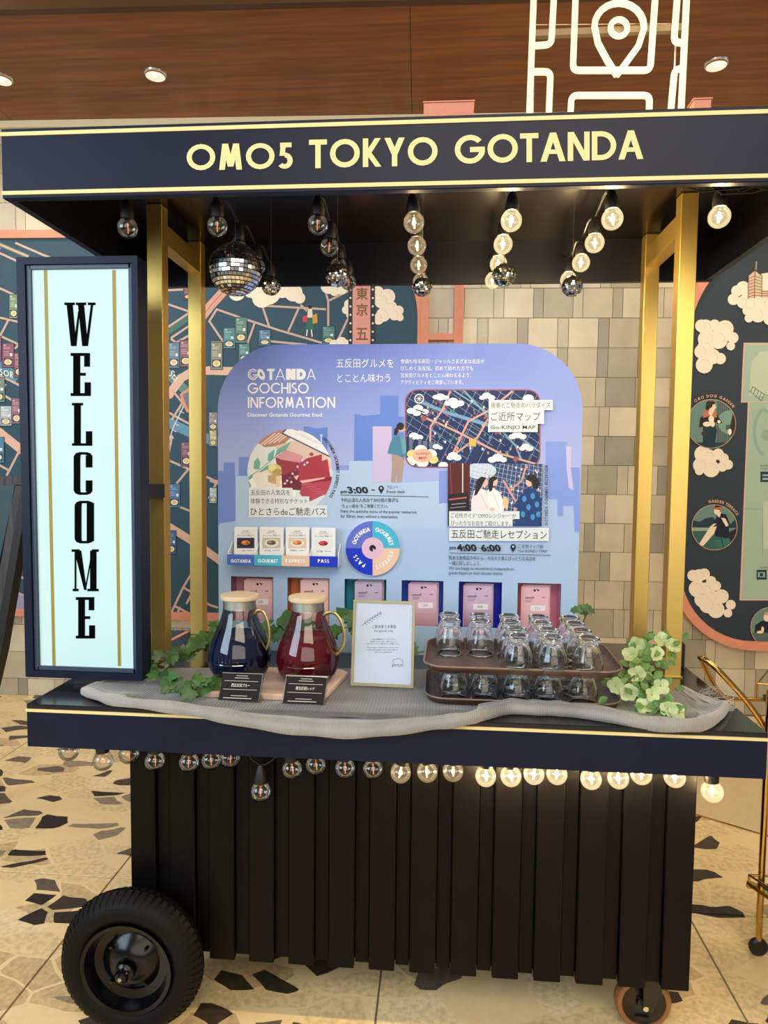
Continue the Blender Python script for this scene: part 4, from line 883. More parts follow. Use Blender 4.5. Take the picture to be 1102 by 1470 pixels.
for ch, w_, wd, sh in (('G', .10, 15, 0), ('O', .3, 10.5, .25), ('T', .22, 11, 0), ('A', .08, 14, 0), ('N', .3, 14, 0), ('D', .3, 13.5, 0), ('A', .09, 13, 0)):
    a.caps(WH, ch, x, 529.5, x+wd, 545.5, w_, 0, shear=-sh)
    if w_ < .11 and ch == 'G': a.caps(WH, ch, x+2.6, 532.5, x+wd-2.6, 542.5, .1, 0)
    x += wd+1.1
a.make('title_lettering', bd); a = Art(PB, lift=.001)
a.caps(WH, 'GOCHISO', 355.5, 549.5, 443, 565, .14, .07); a.caps(WH, 'INFORMATION', 355.8, 570, 481, 585.7, .14, .10)
a.text(WH, 'Discover Gotanda Gourmet food', 355.5, 592.5, 462, 598.3, .015)
a.make('title_lettering', bd); a = Art(PB, lift=.001); a.text(WH, '五反田グルメを', 482.5, 515, 565, 528, 0); a.text(WH, 'とことん味わう', 484, 536.5, 560, 549, 0)
for s_, x1, y0 in (('食通も唸る新旧・ジャンルさまざまな名店が', 695, 515.4), ('ひしめく五反田。初めて訪れた方でも', 679, 525.4), ('五反田グルメをとことん味わえるよう、', 676, 535.4), ('アクティビティをご用意しています。', 665, 545.5)): a.text(WH, s_, 575, y0, x1, y0+6.6)
a.make('title_lettering', bd)
# food photo
a = Art(PB, lift=.0007); fc = (416, 677); a.clip = arc(*fc, 61, 61, 0, 360, 44)[:-1]
a.circ((214, 222, 224), *fc, 62); a.poly((176, 128, 110), [(370, 636), (385, 620), (410, 612), (430, 616), (405, 640), (380, 642)]); [a.line((226, 206, 190), [(372+q*7, 640-q*1.5), (395+q*6, 622-q*.5)], 1.6) for q in range(5)]
a.poly((214, 190, 176), [(395, 640), (425, 632), (470, 655), (480, 675), (440, 668), (400, 655)]); a.poly((232, 234, 240), [(404, 622), (412, 614), (460, 628), (478, 656)]); a.line((60, 66, 110), [(414, 613), (405, 622), (440, 639), (474, 656)], 1.8)
[a.line((170, 170, 190), [(424+q*8, 622+q*4), (440+q*8, 626+q*4)], .5) for q in range(4)]
a.circ((236, 238, 238), 385, 705, 40, 28); a.poly((226, 222, 214), [(360, 680), (395, 672), (400, 700), (370, 702)])
a.poly((206, 146, 156), [(396, 655), (412, 646), (436, 655), (430, 665), (405, 664)]); a.poly((150, 52, 66), [(395, 656), (404, 660), (430, 664), (424, 686), (412, 690), (400, 680)]); a.poly((110, 36, 54), [(404, 684), (430, 672), (434, 704), (405, 702)])
a.poly((168, 52, 70), [(426, 668), (440, 658), (462, 652), (462, 662), (470, 659), (474, 684), (460, 688), (430, 692)]); a.poly((130, 32, 52), [(430, 690), (476, 684), (478, 700), (470, 712), (436, 700)]); a.poly((176, 66, 84), [(434, 694), (474, 690), (476, 705), (440, 722), (430, 708)])
[a.line((206, 120, 130), [(436+q*4, 696+q*3), (448+q*6, 694+q*4)], .5) for q in range(5)]; a.poly((236, 180, 170), [(430, 690), (466, 685), (466, 687), (434, 694)]); a.poly((240, 196, 186), [(421, 684), (429, 682), (426, 689)])
a.circ((206, 196, 130), 394, 674, 10, 8); a.circ((176, 150, 90), 398, 678, 7, 5); a.circ((226, 214, 150), 390, 671, 6, 5); a.poly((190, 160, 120), [(384, 683), (398, 680), (403, 697), (385, 692)]); a.poly((222, 200, 160), [(396, 684), (403, 682), (402, 699), (396, 698)])
for q, (x, y) in enumerate([(432, 664), (437, 667), (427, 670), (424, 675), (441, 664), (420, 680), (416, 686), (412, 690), (418, 692), (430, 674), (409, 694), (434, 661), (423, 683)]): a.circ([(226, 206, 226), (150, 70, 150)][q % 3 == 0], x, y, 1.7, n=8)
gn = (110, 170, 158)
for pts in ([(384, 661), (385, 652), (394, 645), (393, 656), (388, 662)], [(364, 673), (365, 662), (370, 657), (374, 664), (372, 674)], [(395, 654), (398, 645), (418, 634), (410, 647)], [(371, 678), (385, 667), (386, 673), (375, 678)], [(356, 685), (364, 680), (362, 686), (357, 690)], [(357, 690), (361, 698), (358, 700)]): a.poly(gn, pts)
a.line((90, 140, 120), [(358, 684), (372, 675), (390, 660), (402, 648)], .9); a.circ((176, 60, 66), 447, 652, 3, 2.6); a.clip = None
a.arctext(BKK, 'GOTANDA GOURMET EXPRESS PASS', *fc, 66.5, -45, 33, 4.6, .17)
a.make('food_photo_print', bd)
a = Art(PB, lift=.0022)
WL = (218, 226, 232)
a.rect(WL, 357.4, 700.3, 420, 713); a.rect(WL, 357.4, 712.6, 444, 726); a.rect(WL, 357.4, 725.6, 469.7, 742.7)
a.text(BKK, '五反田の人気店を', 360, 703, 416.5, 711); a.text(BKK, '体験できる特別なチケット', 360, 715.4, 441.5, 723); a.text(BKK, 'ひとさらdeご馳走パス', 359.5, 728.5, 467.5, 740, .004)
a.text(BKK, 'pm', 489, 704.5, 498, 709.5, .02); a.text(BKK, '3:00', 500, 698.5, 529.5, 708.5, .035, shear=-.25); a.text(BKK, '~', 533, 702, 538, 704.5, .03)
a.circ(BKK, 547, 701, 3.9); a.poly(BKK, [(543.3, 702.5), (550.7, 702.5), (547, 709)]); a.circ(LT, 547, 700.8, 1.6)
a.text(BKK, 'フロント', 555, 697, 571, 701.4); a.text(BKK, 'Front desk', 555, 703.5, 581, 708); a.line(BKK, [(489, 710.6), (615, 713.2)], .7)
a.text(BKK, '予約必須な人気店で30分間の贅沢な', 489, 715, 572, 721); a.text(BKK, '“ちょい飲み”をご体験ください。', 489, 723.5, 557, 729.3); a.text(BKK, 'Enjoy the specialty menu of the popular restaurant', 489, 731.5, 598, 736.8, dy=1.5); a.text(BKK, 'for 30min, even without a reservation.', 489, 738.5, 571, 743.6, dy=1)
a.make('pass_lettering', bd)
# woman printed beside the map
a = Art(PB, lift=.0012)
a.poly((168, 146, 136), [(562, 650), (578, 650), (579, 668), (576, 692), (570, 693), (570, 672), (567, 693), (561, 692), (563, 668)]); a.poly((70, 128, 160), [(565, 627), (574, 624), (582, 632), (583, 654), (577, 657), (569, 653), (556, 651), (560, 636)]); a.poly((96, 156, 180), [(574, 625), (582, 632), (583, 650), (578, 652), (576, 636)])
a.circ((206, 166, 150), 576, 615, 4.6, 5.6); a.circ((34, 28, 36), 574.5, 612, 5.4, 5.4); a.poly((34, 28, 36), [(570, 612), (566, 616), (565, 624), (569, 625), (572, 618)]); a.circ((206, 166, 150), 580, 663, 1.8, 2.6); a.poly((206, 166, 150), [(579, 613), (582, 617), (579, 620)])
a.make('woman_print', bd)
# neighbourhood map inset
a = Art(PB, lift=.0007)
a.rrect((150, 84, 84), 581, 559, 775.5, 671.5, 18); cl = arc(757, 577, 16.5, 16.5, -90, 0, 6)+arc(757, 653.5, 16.5, 16.5, 0, 90, 6)+arc(599.5, 653.5, 16.5, 16.5, 90, 180, 6)+arc(599.5, 577, 16.5, 16.5, 180, 270, 6); a.clip = cl
a.rect((22, 46, 96), 580, 558, 776, 672); r6 = random.Random(11)
for q in range(26):
    x = 585+q*9; a.line((140, 160, 190), [(x, 560), (x-60, 680)] if q % 2 else [(x-70, 560), (x+50, 640)], .55)
for q in range(18):
    x, y = r6.uniform(585, 770), r6.uniform(562, 668); l = r6.uniform(10, 24); a.line((150, 168, 196), [(x, y), (x+l*.85, y+l*.5)], .5); a.line((150, 168, 196), [(x, y), (x-l*.4, y+l*.8)], .5)
a.line((110, 156, 196), [(601, 576), (640, 592), (700, 610)], 5); a.line((120, 160, 180), [(650, 560), (700, 592), (776, 650)], 2); a.line((120, 160, 180), [(665, 560), (740, 640), (748, 660)], 2.6)
for pts in ([(646, 562), (634, 590), (618, 612), (617, 640)], [(735, 562), (700, 590), (672, 605), (660, 630), (648, 655)], [(605, 598), (630, 608), (660, 622), (682, 633), (720, 652), (776, 668)], [(700, 602), (685, 628), (655, 650)], [(776, 590), (740, 575)]): a.line((206, 158, 152), pts, 2.8)
for q in range(110):
    x, y = r6.uniform(610, 755), r6.uniform(572, 655); a.rect([(186, 90, 110), (90, 140, 206), (206, 170, 110), (226, 226, 230), (90, 150, 130), (150, 80, 140)][q % 6], x, y, x+2.3, y+3.6)
a.rect((214, 176, 90), 673, 630, 683, 641); a.circ((140, 90, 90), 608, 601, 4); a.circ((140, 90, 90), 740, 659, 4); a.circ((90, 60, 70), 759, 573, 5)
for cb in ([(632, 570, 8), (625, 570, 5), (640, 571, 5)], [(650, 576, 8), (660, 579, 7), (643, 579, 6), (652, 582, 7)], [(698, 568, 7), (692, 571, 5), (705, 571, 6)], [(590, 590, 7), (600, 586, 8), (610, 591, 6), (598, 593, 7)], [(758, 572, 9)], [(594, 626, 8), (602, 628, 6)], [(650, 654, 8), (656, 657, 7), (646, 657, 6)], [(714, 657, 9), (722, 660, 6), (706, 660, 7)], [(754, 641, 7), (760, 644, 6), (749, 644, 5)], [(742, 624, 8), (750, 627, 6), (735, 627, 6)], [(626, 641, 6), (632, 643, 4)], [(636, 668, 8), (646, 670, 5)]):
    for x, y, r in cb: a.circ((238, 240, 242), x, y, r*.9, r*.62, n=12)
a.circ((238, 240, 242), 601.5, 572.5, 7); a.circ((40, 56, 90), 601.5, 572.5, 5.4); [a.line((220, 226, 236), [(601.5-4*math.cos(q), 572.5-4*math.sin(q)), (601.5+4*math.cos(q), 572.5+4*math.sin(q))], .8) for q in (0, PI/4, PI/2, 3*PI/4)]
for x, w, h in ((587, 5, 14), (600, 5, 12), (607, 6, 9), (616, 5, 8)): a.rect((96, 110, 140), x, 642-h, x+w, 646)
a.line((30, 34, 50), [(597, 588), (603, 590), (609, 592)], 1.6)
for x, y, r in ((592, 652, 8), (604, 646, 9), (618, 652, 9), (622, 660, 7), (590, 662, 8), (606, 664, 9)): a.circ((236, 206, 130) if x in (592, 622) else (236, 232, 226), x, y, r, r*.8, n=14)
a.circ((236, 176, 156), 606, 654, 14.5, 9.5); a.text((150, 70, 60), 'Go-KINJO', 596.5, 649.5, 616, 653.5, .02); a.text((150, 70, 60), 'MAP', 601, 655.5, 612, 659.5, .02)
a.clip = None; a.make('area_map_print', bd)
# reception photo
a = Art(PB, lift=.0054); a.clip = [(642.6, 665), (778.6, 666), (777, 755), (642.6, 755)]
a.rect((46, 70, 116), 640, 660, 780, 760); a.circ((196, 212, 232), 690, 676, 22, 12)
for q in range(22): a.line((170, 186, 216), [(676+q*6, 664), (655+q*7, 740)], .6); a.line((160, 176, 206), [(670, 650+q*6), (780, 672+q*7)], .6)
for q in range(60):
    x, y = r6.uniform(682, 776), r6.uniform(668, 735); a.rect([(200, 150, 150), (96, 140, 200), (214, 196, 150), (226, 226, 236)][q % 4], x, y, x+2.2, y+2.8)
a.line((206, 150, 146), [(722, 690), (740, 720), (736, 745)], 3); a.line((206, 150, 146), [(755, 668), (748, 690), (730, 705)], 2.4)
a.rect((84, 30, 34), 642, 660, 674, 735); a.rect((214, 206, 200), 663, 660, 664.6, 712); a.line((150, 70, 66), [(646, 664), (648, 712)], 1); a.poly((26, 26, 38), [(642, 710), (672, 706), (674, 760), (642, 760)]); a.line((206, 96, 80), [(645, 717), (669, 714)], 2); a.line((190, 190, 200), [(648, 724), (668, 722)], .8); a.line((190, 190, 200), [(646, 729), (668, 727)], .6)
SKN = (222, 184, 166); HR = (34, 26, 32)
a.poly((226, 220, 226), [(680, 704), (688, 700), (697, 704), (702, 722), (704, 736), (676, 736), (676, 718)]); a.poly((238, 232, 232), [(698, 704), (706, 700), (716, 706), (724, 722), (722, 736), (702, 736)]); a.line((206, 198, 206), [(690, 710), (700, 732)], 1); a.line((206, 198, 206), [(708, 710), (716, 730)], 1)
a.circ(SKN, 695, 692, 5, 6.5); a.poly(HR, [(683, 697), (685, 688), (691, 684), (698, 686), (694, 692), (690, 700), (684, 710), (680, 712)]); a.circ(SKN, 709, 691, 5, 6.5); a.poly(HR, [(701, 700), (702, 687), (708, 683), (714, 687), (708, 691), (706, 704), (702, 706)])
a.circ(SKN, 706, 731, 4, 2.6); a.circ(SKN, 724, 722, 3, 5); a.poly((222, 190, 150), [(722, 712), (730, 716), (728, 732), (722, 728)])
a.poly((24, 60, 116), [(746, 712), (756, 700), (768, 702), (776, 716), (776, 756), (738, 756), (742, 730), (736, 726)]); a.circ(SKN, 759, 692, 5, 6.5); a.poly(HR, [(754, 688), (758, 681), (768, 682), (774, 692), (771, 702), (764, 700), (762, 692)])
for x, y in ((752, 716), (764, 712), (758, 728), (770, 724), (750, 738), (764, 742), (772, 738)): a.circ((66, 140, 206), x, y, 3.2, 4.4, 12)
a.clip = None; a.make('reception_photo_print', bd)
a = Art(PB, lift=.0076)
a.rect(WL, 701, 574.6, 792.7, 589); a.rect(WL, 701, 588.6, 780, 608.8); a.rect(WL, 700, 608.4, 771, 620.4)
a.text(BKK, '夜景とご馳走のパラダイス', 704, 578, 789, 586); a.text(BKK, 'ご近所マップ', 704.5, 591.6, 775, 604.6); a.text(BKK, 'Go-KINJO MAP', 703.5, 610.8, 768, 618, .008)
a.make('map_lettering', bd); a = Art(PB, lift=.0076)
a.rect(WL, 644.4, 733.6, 745, 744.8); a.rect(WL, 644.4, 744.4, 735, 755.5); a.rect(WL, 644.4, 757.5, 787, 776.3)
a.text(BKK, 'ご近所ガイド“OMOレンジャー”が', 647, 736, 740, 743.2, dy=1); a.text(BKK, 'ぴったりなお店をご紹介します。', 647, 747, 732, 754.3, dy=1); a.text(BKK, '五反田ご馳走レセプション', 647.5, 759.6, 784, 772.4, .004, dy=1.5)
a.text(BKK, 'pm', 645, 784.5, 654, 789.5, .02); a.text(BKK, '4:00', 656.5, 780.5, 685, 791, .035, shear=-.25); a.caps(BKK, '-', 687, 781, 690, 791, .06, .1); a.text(BKK, '6:00', 691, 781, 719.5, 791.5, .035, shear=-.25)
a.circ(BKK, 736, 784.5, 3.9); a.poly(BKK, [(732.3, 786), (739.7, 786), (736, 792.5)]); a.circ(LT, 736, 784.3, 1.6)
a.text(BKK, 'ご近所マップ前', 743.5, 781, 779, 786.6, dy=.5); a.text(BKK, 'Go-KINJO MAP', 743.5, 788.3, 785, 793, dy=.8); a.line(BKK, [(644.5, 793.4), (789, 796.8)], .7)
a.text(BKK, '数ある飲食店の中から、今日の夕食にぴったりなお店を', 644, 797, 768, 803.4, dy=1.5); a.text(BKK, '一緒に探しましょう。', 644, 804.8, 690, 811, dy=.6); a.text(BKK, 'We are happy to recommend restaurants to', 644, 812.6, 737, 818.4, dy=1.2); a.text(BKK, 'guests based on their chosen theme.', 644, 819.4, 721, 825, dy=1)
a.caps(BKK, 'GOTANDA GOURMET RECEPTION', 785.6, 754, 86, 4.6, .15, .2, rot=-PI/2)
a.make('reception_lettering', bd)
# round quadrant disc
dc = onY(534.7, 787, BYF); rr = 39.3/F*(BYF+1.55)
t = bpy.data.objects.new('pass_disc', None); COL.objects.link(t); t.parent = bd
mk(ink((236, 236, 240))).lathe([(BYF-.012-dc.y, 0), (BYF-.012-dc.y, rr), (BYF-.0005-dc.y, rr)], dc, 48, axis='Y').make('disc_base', t, smooth=30)
a = Art(PlaneY(BYF-.012), lift=.0006); cx, cy = 534.7, 787; R_ = 39
QC = ((92, 112, 206), (66, 178, 216), (16, 48, 200), (232, 196, 172))
a.poly(QC[0], [(cx, cy)]+arc(cx, cy, R_, R_, 180, 270, 12)); a.poly(QC[1], [(cx, cy)]+arc(cx, cy, R_, R_, 270, 360, 12)); a.poly(QC[3], [(cx, cy)]+arc(cx, cy, R_, R_, 0, 90, 12)); a.poly(QC[2], [(cx, cy)]+arc(cx, cy, R_, R_, 90, 180, 12))
a.circ((222, 186, 212), cx, cy, 15.6); a.circ(BKK, cx, cy, 4.8); a.poly((222, 186, 212), [(cx, cy), (cx+1, cy+6), (cx+5, cy+3)])
a.arctext(WH, 'GOTANDA', cx, cy, 24.5, 193, 262, 6, .2); a.arctext(WH, 'GOURMET', cx, cy, 24.5, 278, 352, 6, .2); a.arctext(WH, 'EXPRESS', cx, cy, 24.5, 8, 82, 6, .17); a.arctext(WH, 'PASS', cx, cy, 24.5, 112, 160, 6, .22)
a.make('quadrant_print', t)
# card rack
RY = BYF-.062; rk = thing('card_rack', 'four-slot ticket rack with blue, cyan, peach and cobalt front', 'rack', tuple(onY(406, 813, RY)))
z0, z1 = onY(406, 812.5, RY).z, onY(406, 797.5, RY).z; xsr = [326, 365, 404, 444, 484.5]
for i, (c_, w_) in enumerate(zip(((72, 106, 196), (70, 176, 206), (226, 190, 168), (18, 50, 196)), ('GOTANDA', 'GOURMET', 'EXPRESS', 'PASS'))):
    p, q = onY(xsr[i], 805, RY), onY(xsr[i+1], 805, RY); o = mk(ink(c_)).box(p.x, q.x, RY, RY+.003, z0, z1).make('front_strip', rk)
    a = Art(PlaneY(RY), lift=.0004); wd = 5.2*len(w_); a.caps(WH, w_, (xsr[i]+xsr[i+1])/2-wd/2*.78, 802.6, (xsr[i]+xsr[i+1])/2+wd/2*.78, 807.6, .2, .16, dy=.4); a.make('strip_lettering', rk)
X = [onY(v, 805, RY).x for v in xsr]
b = mk(ink((214, 222, 232))); b.box(X[0], X[4], RY+.003, BYF-.001, z0, z0+.003)
for x in X: b.prism([(x-.0015, RY+.003, z0), (x-.0015, BYF-.001, z0), (x-.0015, BYF-.001, z1+.035), (x-.0015, RY+.012, z1+.006)], (.003, 0, 0))
b.make('divider', rk)
foods = [((60, 50, 70), (190, 120, 70), 'on a dark plate'), ((196, 186, 160), (120, 100, 80), 'on a pale plate'), ((214, 196, 170), (214, 130, 80), 'of orange skewers'), ((226, 230, 224), (176, 50, 60), 'of red sashimi')]
cpx = [(336, 369, 757.5), (372.5, 406.5, 757.5), (410, 443.5, 757.5), (447, 481, 758.5)]
for i, (x0, x1, y0) in enumerate(cpx):
    cy_ = BYF-.026; p, q = onY(x0, y0, cy_), onY(x1, y0, cy_)
    t = thing('ticket_card', 'white ticket card with a food photo %s, in the rack' % foods[i][2], 'card', ((p.x+q.x)/2, cy_, z0+.003), 'ticket cards in the rack')
    for k in range(3): o = mk(M['paper']).box(p.x+.0008*k, q.x-.0008*k+.001, cy_+.0035*k, cy_+.0012+.0035*k, z0+.003, p.z-.0008*k+.002*k); o.make('card_sheet', t)
    a = Art(PlaneY(cy_), lift=.0003); w = x1-x0
    a.text(BKK, 'omo5', x0+w*.36, y0+3.5, x0+w*.62, y0+6); a.line(BKK, [(x0+w*.28, y0+7.6), (x0+w*.72, y0+7.6)], .4); a.text(BKK, 'ひとさらdeご馳走パス', x0+w*.14, y0+9.8, x0+w*.86, y0+12.4)
    a.rect(foods[i][0], x0+w*.12, y0+14.5, x1-w*.12, y0+29.5); a.circ((226, 226, 224) if i else (36, 32, 44), (x0+x1)/2, y0+22, w*.3, 5.6, 16); a.circ(foods[i][1], (x0+x1)/2, y0+21.5, w*.2, 3.6, 14); a.circ(tuple(min(255, c+40) for c in foods[i][1]), (x0+x1)/2-w*.07, y0+20.6, w*.08, 1.6, 8); a.circ(tuple(int(c*.7) for c in foods[i][1]), (x0+x1)/2+w*.08, y0+22.4, w*.07, 1.4, 8)
    a.text(BKK, ['一品', '旬の味', '串焼き', '刺身'][i], x0+w*.2, y0+31.5, x0+w*.48, y0+34); a.text(BKK, '------', x0+w*.55, y0+32.4, x0+w*.84, y0+33)
    a.make('card_print', t)

# ================================================================== GAUZE RUNNER
rollpx = [(118, 992), (140, 1000), (163, 1006), (218, 1012), (272, 1019), (322, 1028), (379, 1039), (435, 1046), (491, 1050), (545, 1048), (600, 1041), (640, 1036), (669, 1032), (700, 1024), (730, 1014), (752, 1009), (771, 1011), (795, 1016), (820, 1021), (871, 1028), (920, 1037), (974, 1041), (1010, 1039), (1034, 1026), (1044, 1012)]
roll = []
for px, py in rollpx:
    p = onZ(px, py, HC+.012)
    if p.y < -.004: p = onY(px, py, -.014)
    if -.05 < p.x < .47: p.y = min(p.y, .064)
    roll.append(p)
def resample(pts, n):
    pts = [Vector(p) for p in pts]; out = []
    for k in range(n):
        t_ = k/(n-1)*(len(pts)-1); i = min(int(t_), len(pts)-2); u = t_-i; p0 = pts[max(i-1, 0)]; p1 = pts[i]; p2 = pts[i+1]; p3 = pts[min(i+2, len(pts)-1)]
        out.append(0.5*((2*p1)+(-p0+p2)*u+(2*p0-5*p1+4*p2-p3)*u*u+(-p0+3*p1-3*p2+p3)*u**3))
    return out
rl = resample(roll, 140); NU, NV = 140, 26
r8 = random.Random(4)
def fold(x, y): return .5*math.sin(17*x+9*y+2.1*math.sin(9*y+3*x))+.5*math.sin(33*x-14*y+1.7*math.sin(12*x))
vs = []; fs = []
for i, p in enumerate(rl):
    s_ = i/(NU-1); taper = min(1, s_*9)*min(1, (1-s_)*7); R = .009+.0075*min(1, (s_*5))*min(1, (1-s_)*8+.25)+.0015*math.sin(i*.7)
    back = Vector((p.x*.93+.0, .30+.10*math.sin(s_*PI), HC)) if s_ < .82 else Vector((.62+.04*(1-s_)/.18, .26, HC)) 
    ring_ = [(-.2, .7), (-.9, .45), (-1.1, -.2), (-.75, -.85), (0, -1.0), (.5, -.6)]
    row = []
    lowz = HC+.0012 if p.y > .002 else -9
    for (dy, dz) in ((.55, -.75), (-.1, -.98), (-.7, -.72), (-1.0, -.1), (-.78, .6), (-.15, .95), (.6, .8)):
        z = max(p.z+dz*R, lowz); row.append(Vector((p.x, p.y+dy*R, z)))
    top_ = Vector((p.x, p.y+.6*R, p.z+.8*R)); over = p.y < .004; E_ = Vector((p.x, max(top_.y, .002), HC+.004)) if over else top_
    for k in range(1, NV-6):
        if k <= 4: q = top_.lerp(E_, k/4) if over else top_.lerp(back, .02*k); z = q.z; t_ = 0
        else:
            t_ = (k-4)/(NV-7-4); q = (E_ if over else top_.lerp(back, .08)).lerp(back, t_**1.1); base = HC+.0018
            hump = (.012*math.exp(-((t_-.2)/.2)**2)+.004)*(1+fold(q.x, q.y))*.5
            if s_ > .84: hump += .012*abs(math.sin(t_*3+s_*60))*(1-t_)
            z = max(q.z*(1-min(1, t_*4))+(base+hump*(1-t_*.6))*min(1, t_*4), base)
            dx_ = max(-.61-q.x, q.x-.47, 0); dy_ = max(.085-q.y, 0)                  # pressed flat under the board, frame and trays
            if q.y > .03: fl_ = min(1, math.hypot(dx_, dy_)/.03); z = (HC+.0009)*(1-fl_)+z*fl_
        row.append(Vector((q.x, q.y, z)))
    vs += row
NR = 7+NV-7
for i in range(NU-1):
    for k in range(NR-1): fs.append((i*NR+k, i*NR+k+1, (i+1)*NR+k+1, (i+1)*NR+k))
cl = MB().use(M['gauze']).add(vs, [f for q_, f in enumerate(fs) if q_ % (NR-1) >= 8]).use(M['gauze_roll']).add(vs, [f for q_, f in enumerate(fs) if q_ % (NR-1) < 8])
cloth = thing('gauze_runner', 'crumpled grey gauze runner with a rolled front edge on the counter', 'cloth', (-.1, .15, HC))
co = cl.make('cloth', cloth, smooth=180, fix=True)
tf = mk(mat('gauze_thread', (170, 166, 158), rough=.7))
for k in range(70):
    p = onZ(1000+44*r8.random(), 990+30*r8.random(), HC+.006); tf.tube([p, p+Vector((r8.uniform(.0, .02), r8.uniform(-.004, .012), r8.uniform(-.004, .010))), p+Vector((r8.uniform(.01, .034), r8.uniform(-.01, .02), r8.uniform(-.005, .012)))], .0006, 3)
tf.make('frayed_fringe', cloth, kind='stuff')
# bunched folds at both ends
def bunch(name, px_pts, rad, zl):
    pts = resample([onZ(x, y, z) for (x, y), z in zip(px_pts, zl)], 24); n = 18; vs = []; fs = []
    for i, p in enumerate(pts):
        s_ = i/23; r = rad[0]*(1-s_)+rad[1]*s_; t_ = (pts[min(i+1, 23)]-pts[max(i-1, 0)]).normalized(); sd = t_.cross(Vector((0, 0, 1))).normalized()
        for k in range(n):
            an = PI*k/(n-1); w = 1+.16*math.sin(k*1.9+s_*5)+.1*math.sin(k*3.7+2*s_)
            vs.append(p+sd*math.cos(an)*r*w+Vector((0, 0, 1))*math.sin(an)*r*.55*w)
    for i in range(23):
        for k in range(n-1): fs.append((i*n+k, i*n+k+1, (i+1)*n+k+1, (i+1)*n+k))
    fs += [tuple(range(n)), tuple(23*n+k for k in range(n))[::-1]]
    MB().use(M['gauze_roll']).add(vs, fs).make(name, cloth, smooth=80, fix=True)
bunch('gathered_fold', [(206, 962), (180, 972), (150, 982), (120, 992)], (.035, .012), (HC, HC, HC, HC))
bunch('gathered_fold', [(975, 987), (995, 1000), (1018, 1012), (1038, 1022)], (.012, .034), (HC, HC, HC, HC))

# ================================================================== JUGS, LABELS, FRAME, TRAYS, TUMBLERS
SB = HC+.0015
board_y0, board_y1 = .088, .315; bt = SB+.017
bo = thing('serving_board', 'pale pink serving board under the two jugs', 'board', (-.40, .2, SB))
bevel(mk(M['stone']).prism([(-.60, board_y0, SB), (-.275, board_y0-.004, SB), (-.243, board_y1-.02, SB), (-.262, board_y1, SB), (-.60, board_y1, SB)], (0, 0, .016)).make('slab', bo, fix=True), .004, 3)
def jug(cx, cy, liq, label, hs=1.0):
    t = thing('drink_jug', label, 'jug', (cx, cy, bt), 'glass drink jugs'); c = Vector((cx, cy, bt))
    pr = [(0, 0), (0, .052), (.004, .062), (.014, .070), (.032, .0785), (.055, .0820), (.078, .0800), (.100, .0740), (.122, .0655), (.142, .0565), (.160, .0490), (.178, .0440), (.196, .0425), (.210, .0430)]
    mk(M['jugglass']).lathe(pr, c, 48, flute=None).make('glass_body', t, smooth=60)
    ins = [(.004, 0), (.004, .052), (.008, .061), (.016, .0685), (.033, .0768), (.055, .0803), (.078, .0783), (.100, .0723), (.118, .0655), (.1185, .064), (.117, .060), (.117, 0)]
    mk(liq).lathe(ins, c, 48).make('tea', t, smooth=50)
    mk(M['jugglass']).lathe([(.1175, .0655), (.120, .0665), (.1205, .063)], c, 48).make('liquid_rim', t, smooth=60)
    mk(mat('satin_steel', (214, 214, 208), rough=.4, metal=.7)).lathe([(.186, .038), (.186, .0395), (.214, .0395), (.214, .038)], c, 36, close=True).make('strainer_band', t, smooth=30)
    mk(M['lid']).lathe([(.2105, 0), (.2105, .048), (.213, .0505), (.220, .051), (.2235, .049), (.2245, .045), (.2245, 0)], c, 44).make('lid', t, smooth=35)
    # handle
    dirx = Vector((.98, -.18, 0)).normalized(); hp = [(.040, .172), (.062, .184), (.080, .178), (.094, .156), (.101, .126), (.098, .102), (.088, .084), (.078, .076)]
    pts = resample([c+dirx*r+Vector((0, 0, z)) for r, z in [(.04+(r-.04)*hs, z) for r, z in hp]], 26)
    mk(mat('pale_brass', (214, 192, 122), rough=.25, metal=.8)).tube(pts, .0066, 10, flat=.55).make('handle', t, smooth=60)
    a_ = mk(thin_glass('embossed_mark', refl=1.6, body=.25)) if 'em' not in M else mk(M['em']); M['em'] = a_.mats[0]
    for k in range(6):
        an = math.radians(-112+k*7); r = .0838; p = c+Vector((r*math.cos(an), r*math.sin(an), .062)); a_.tube([p, p+Vector((.0, 0, .010))], .0012, 5)
    an0 = [math.radians(-116+i*6) for i in range(9)]; a_.tube([c+Vector((.0836*math.cos(q), .0836*math.sin(q), .055)) for q in an0], .0012, 5); a_.make('embossed_mark', t)
    return t
jug(-.520, .205, M['blue'], 'glass jug of dark blue tea with gold handle', .74)
jug(-.338, .205, M['red'], 'glass jug of deep red tea with gold handle')
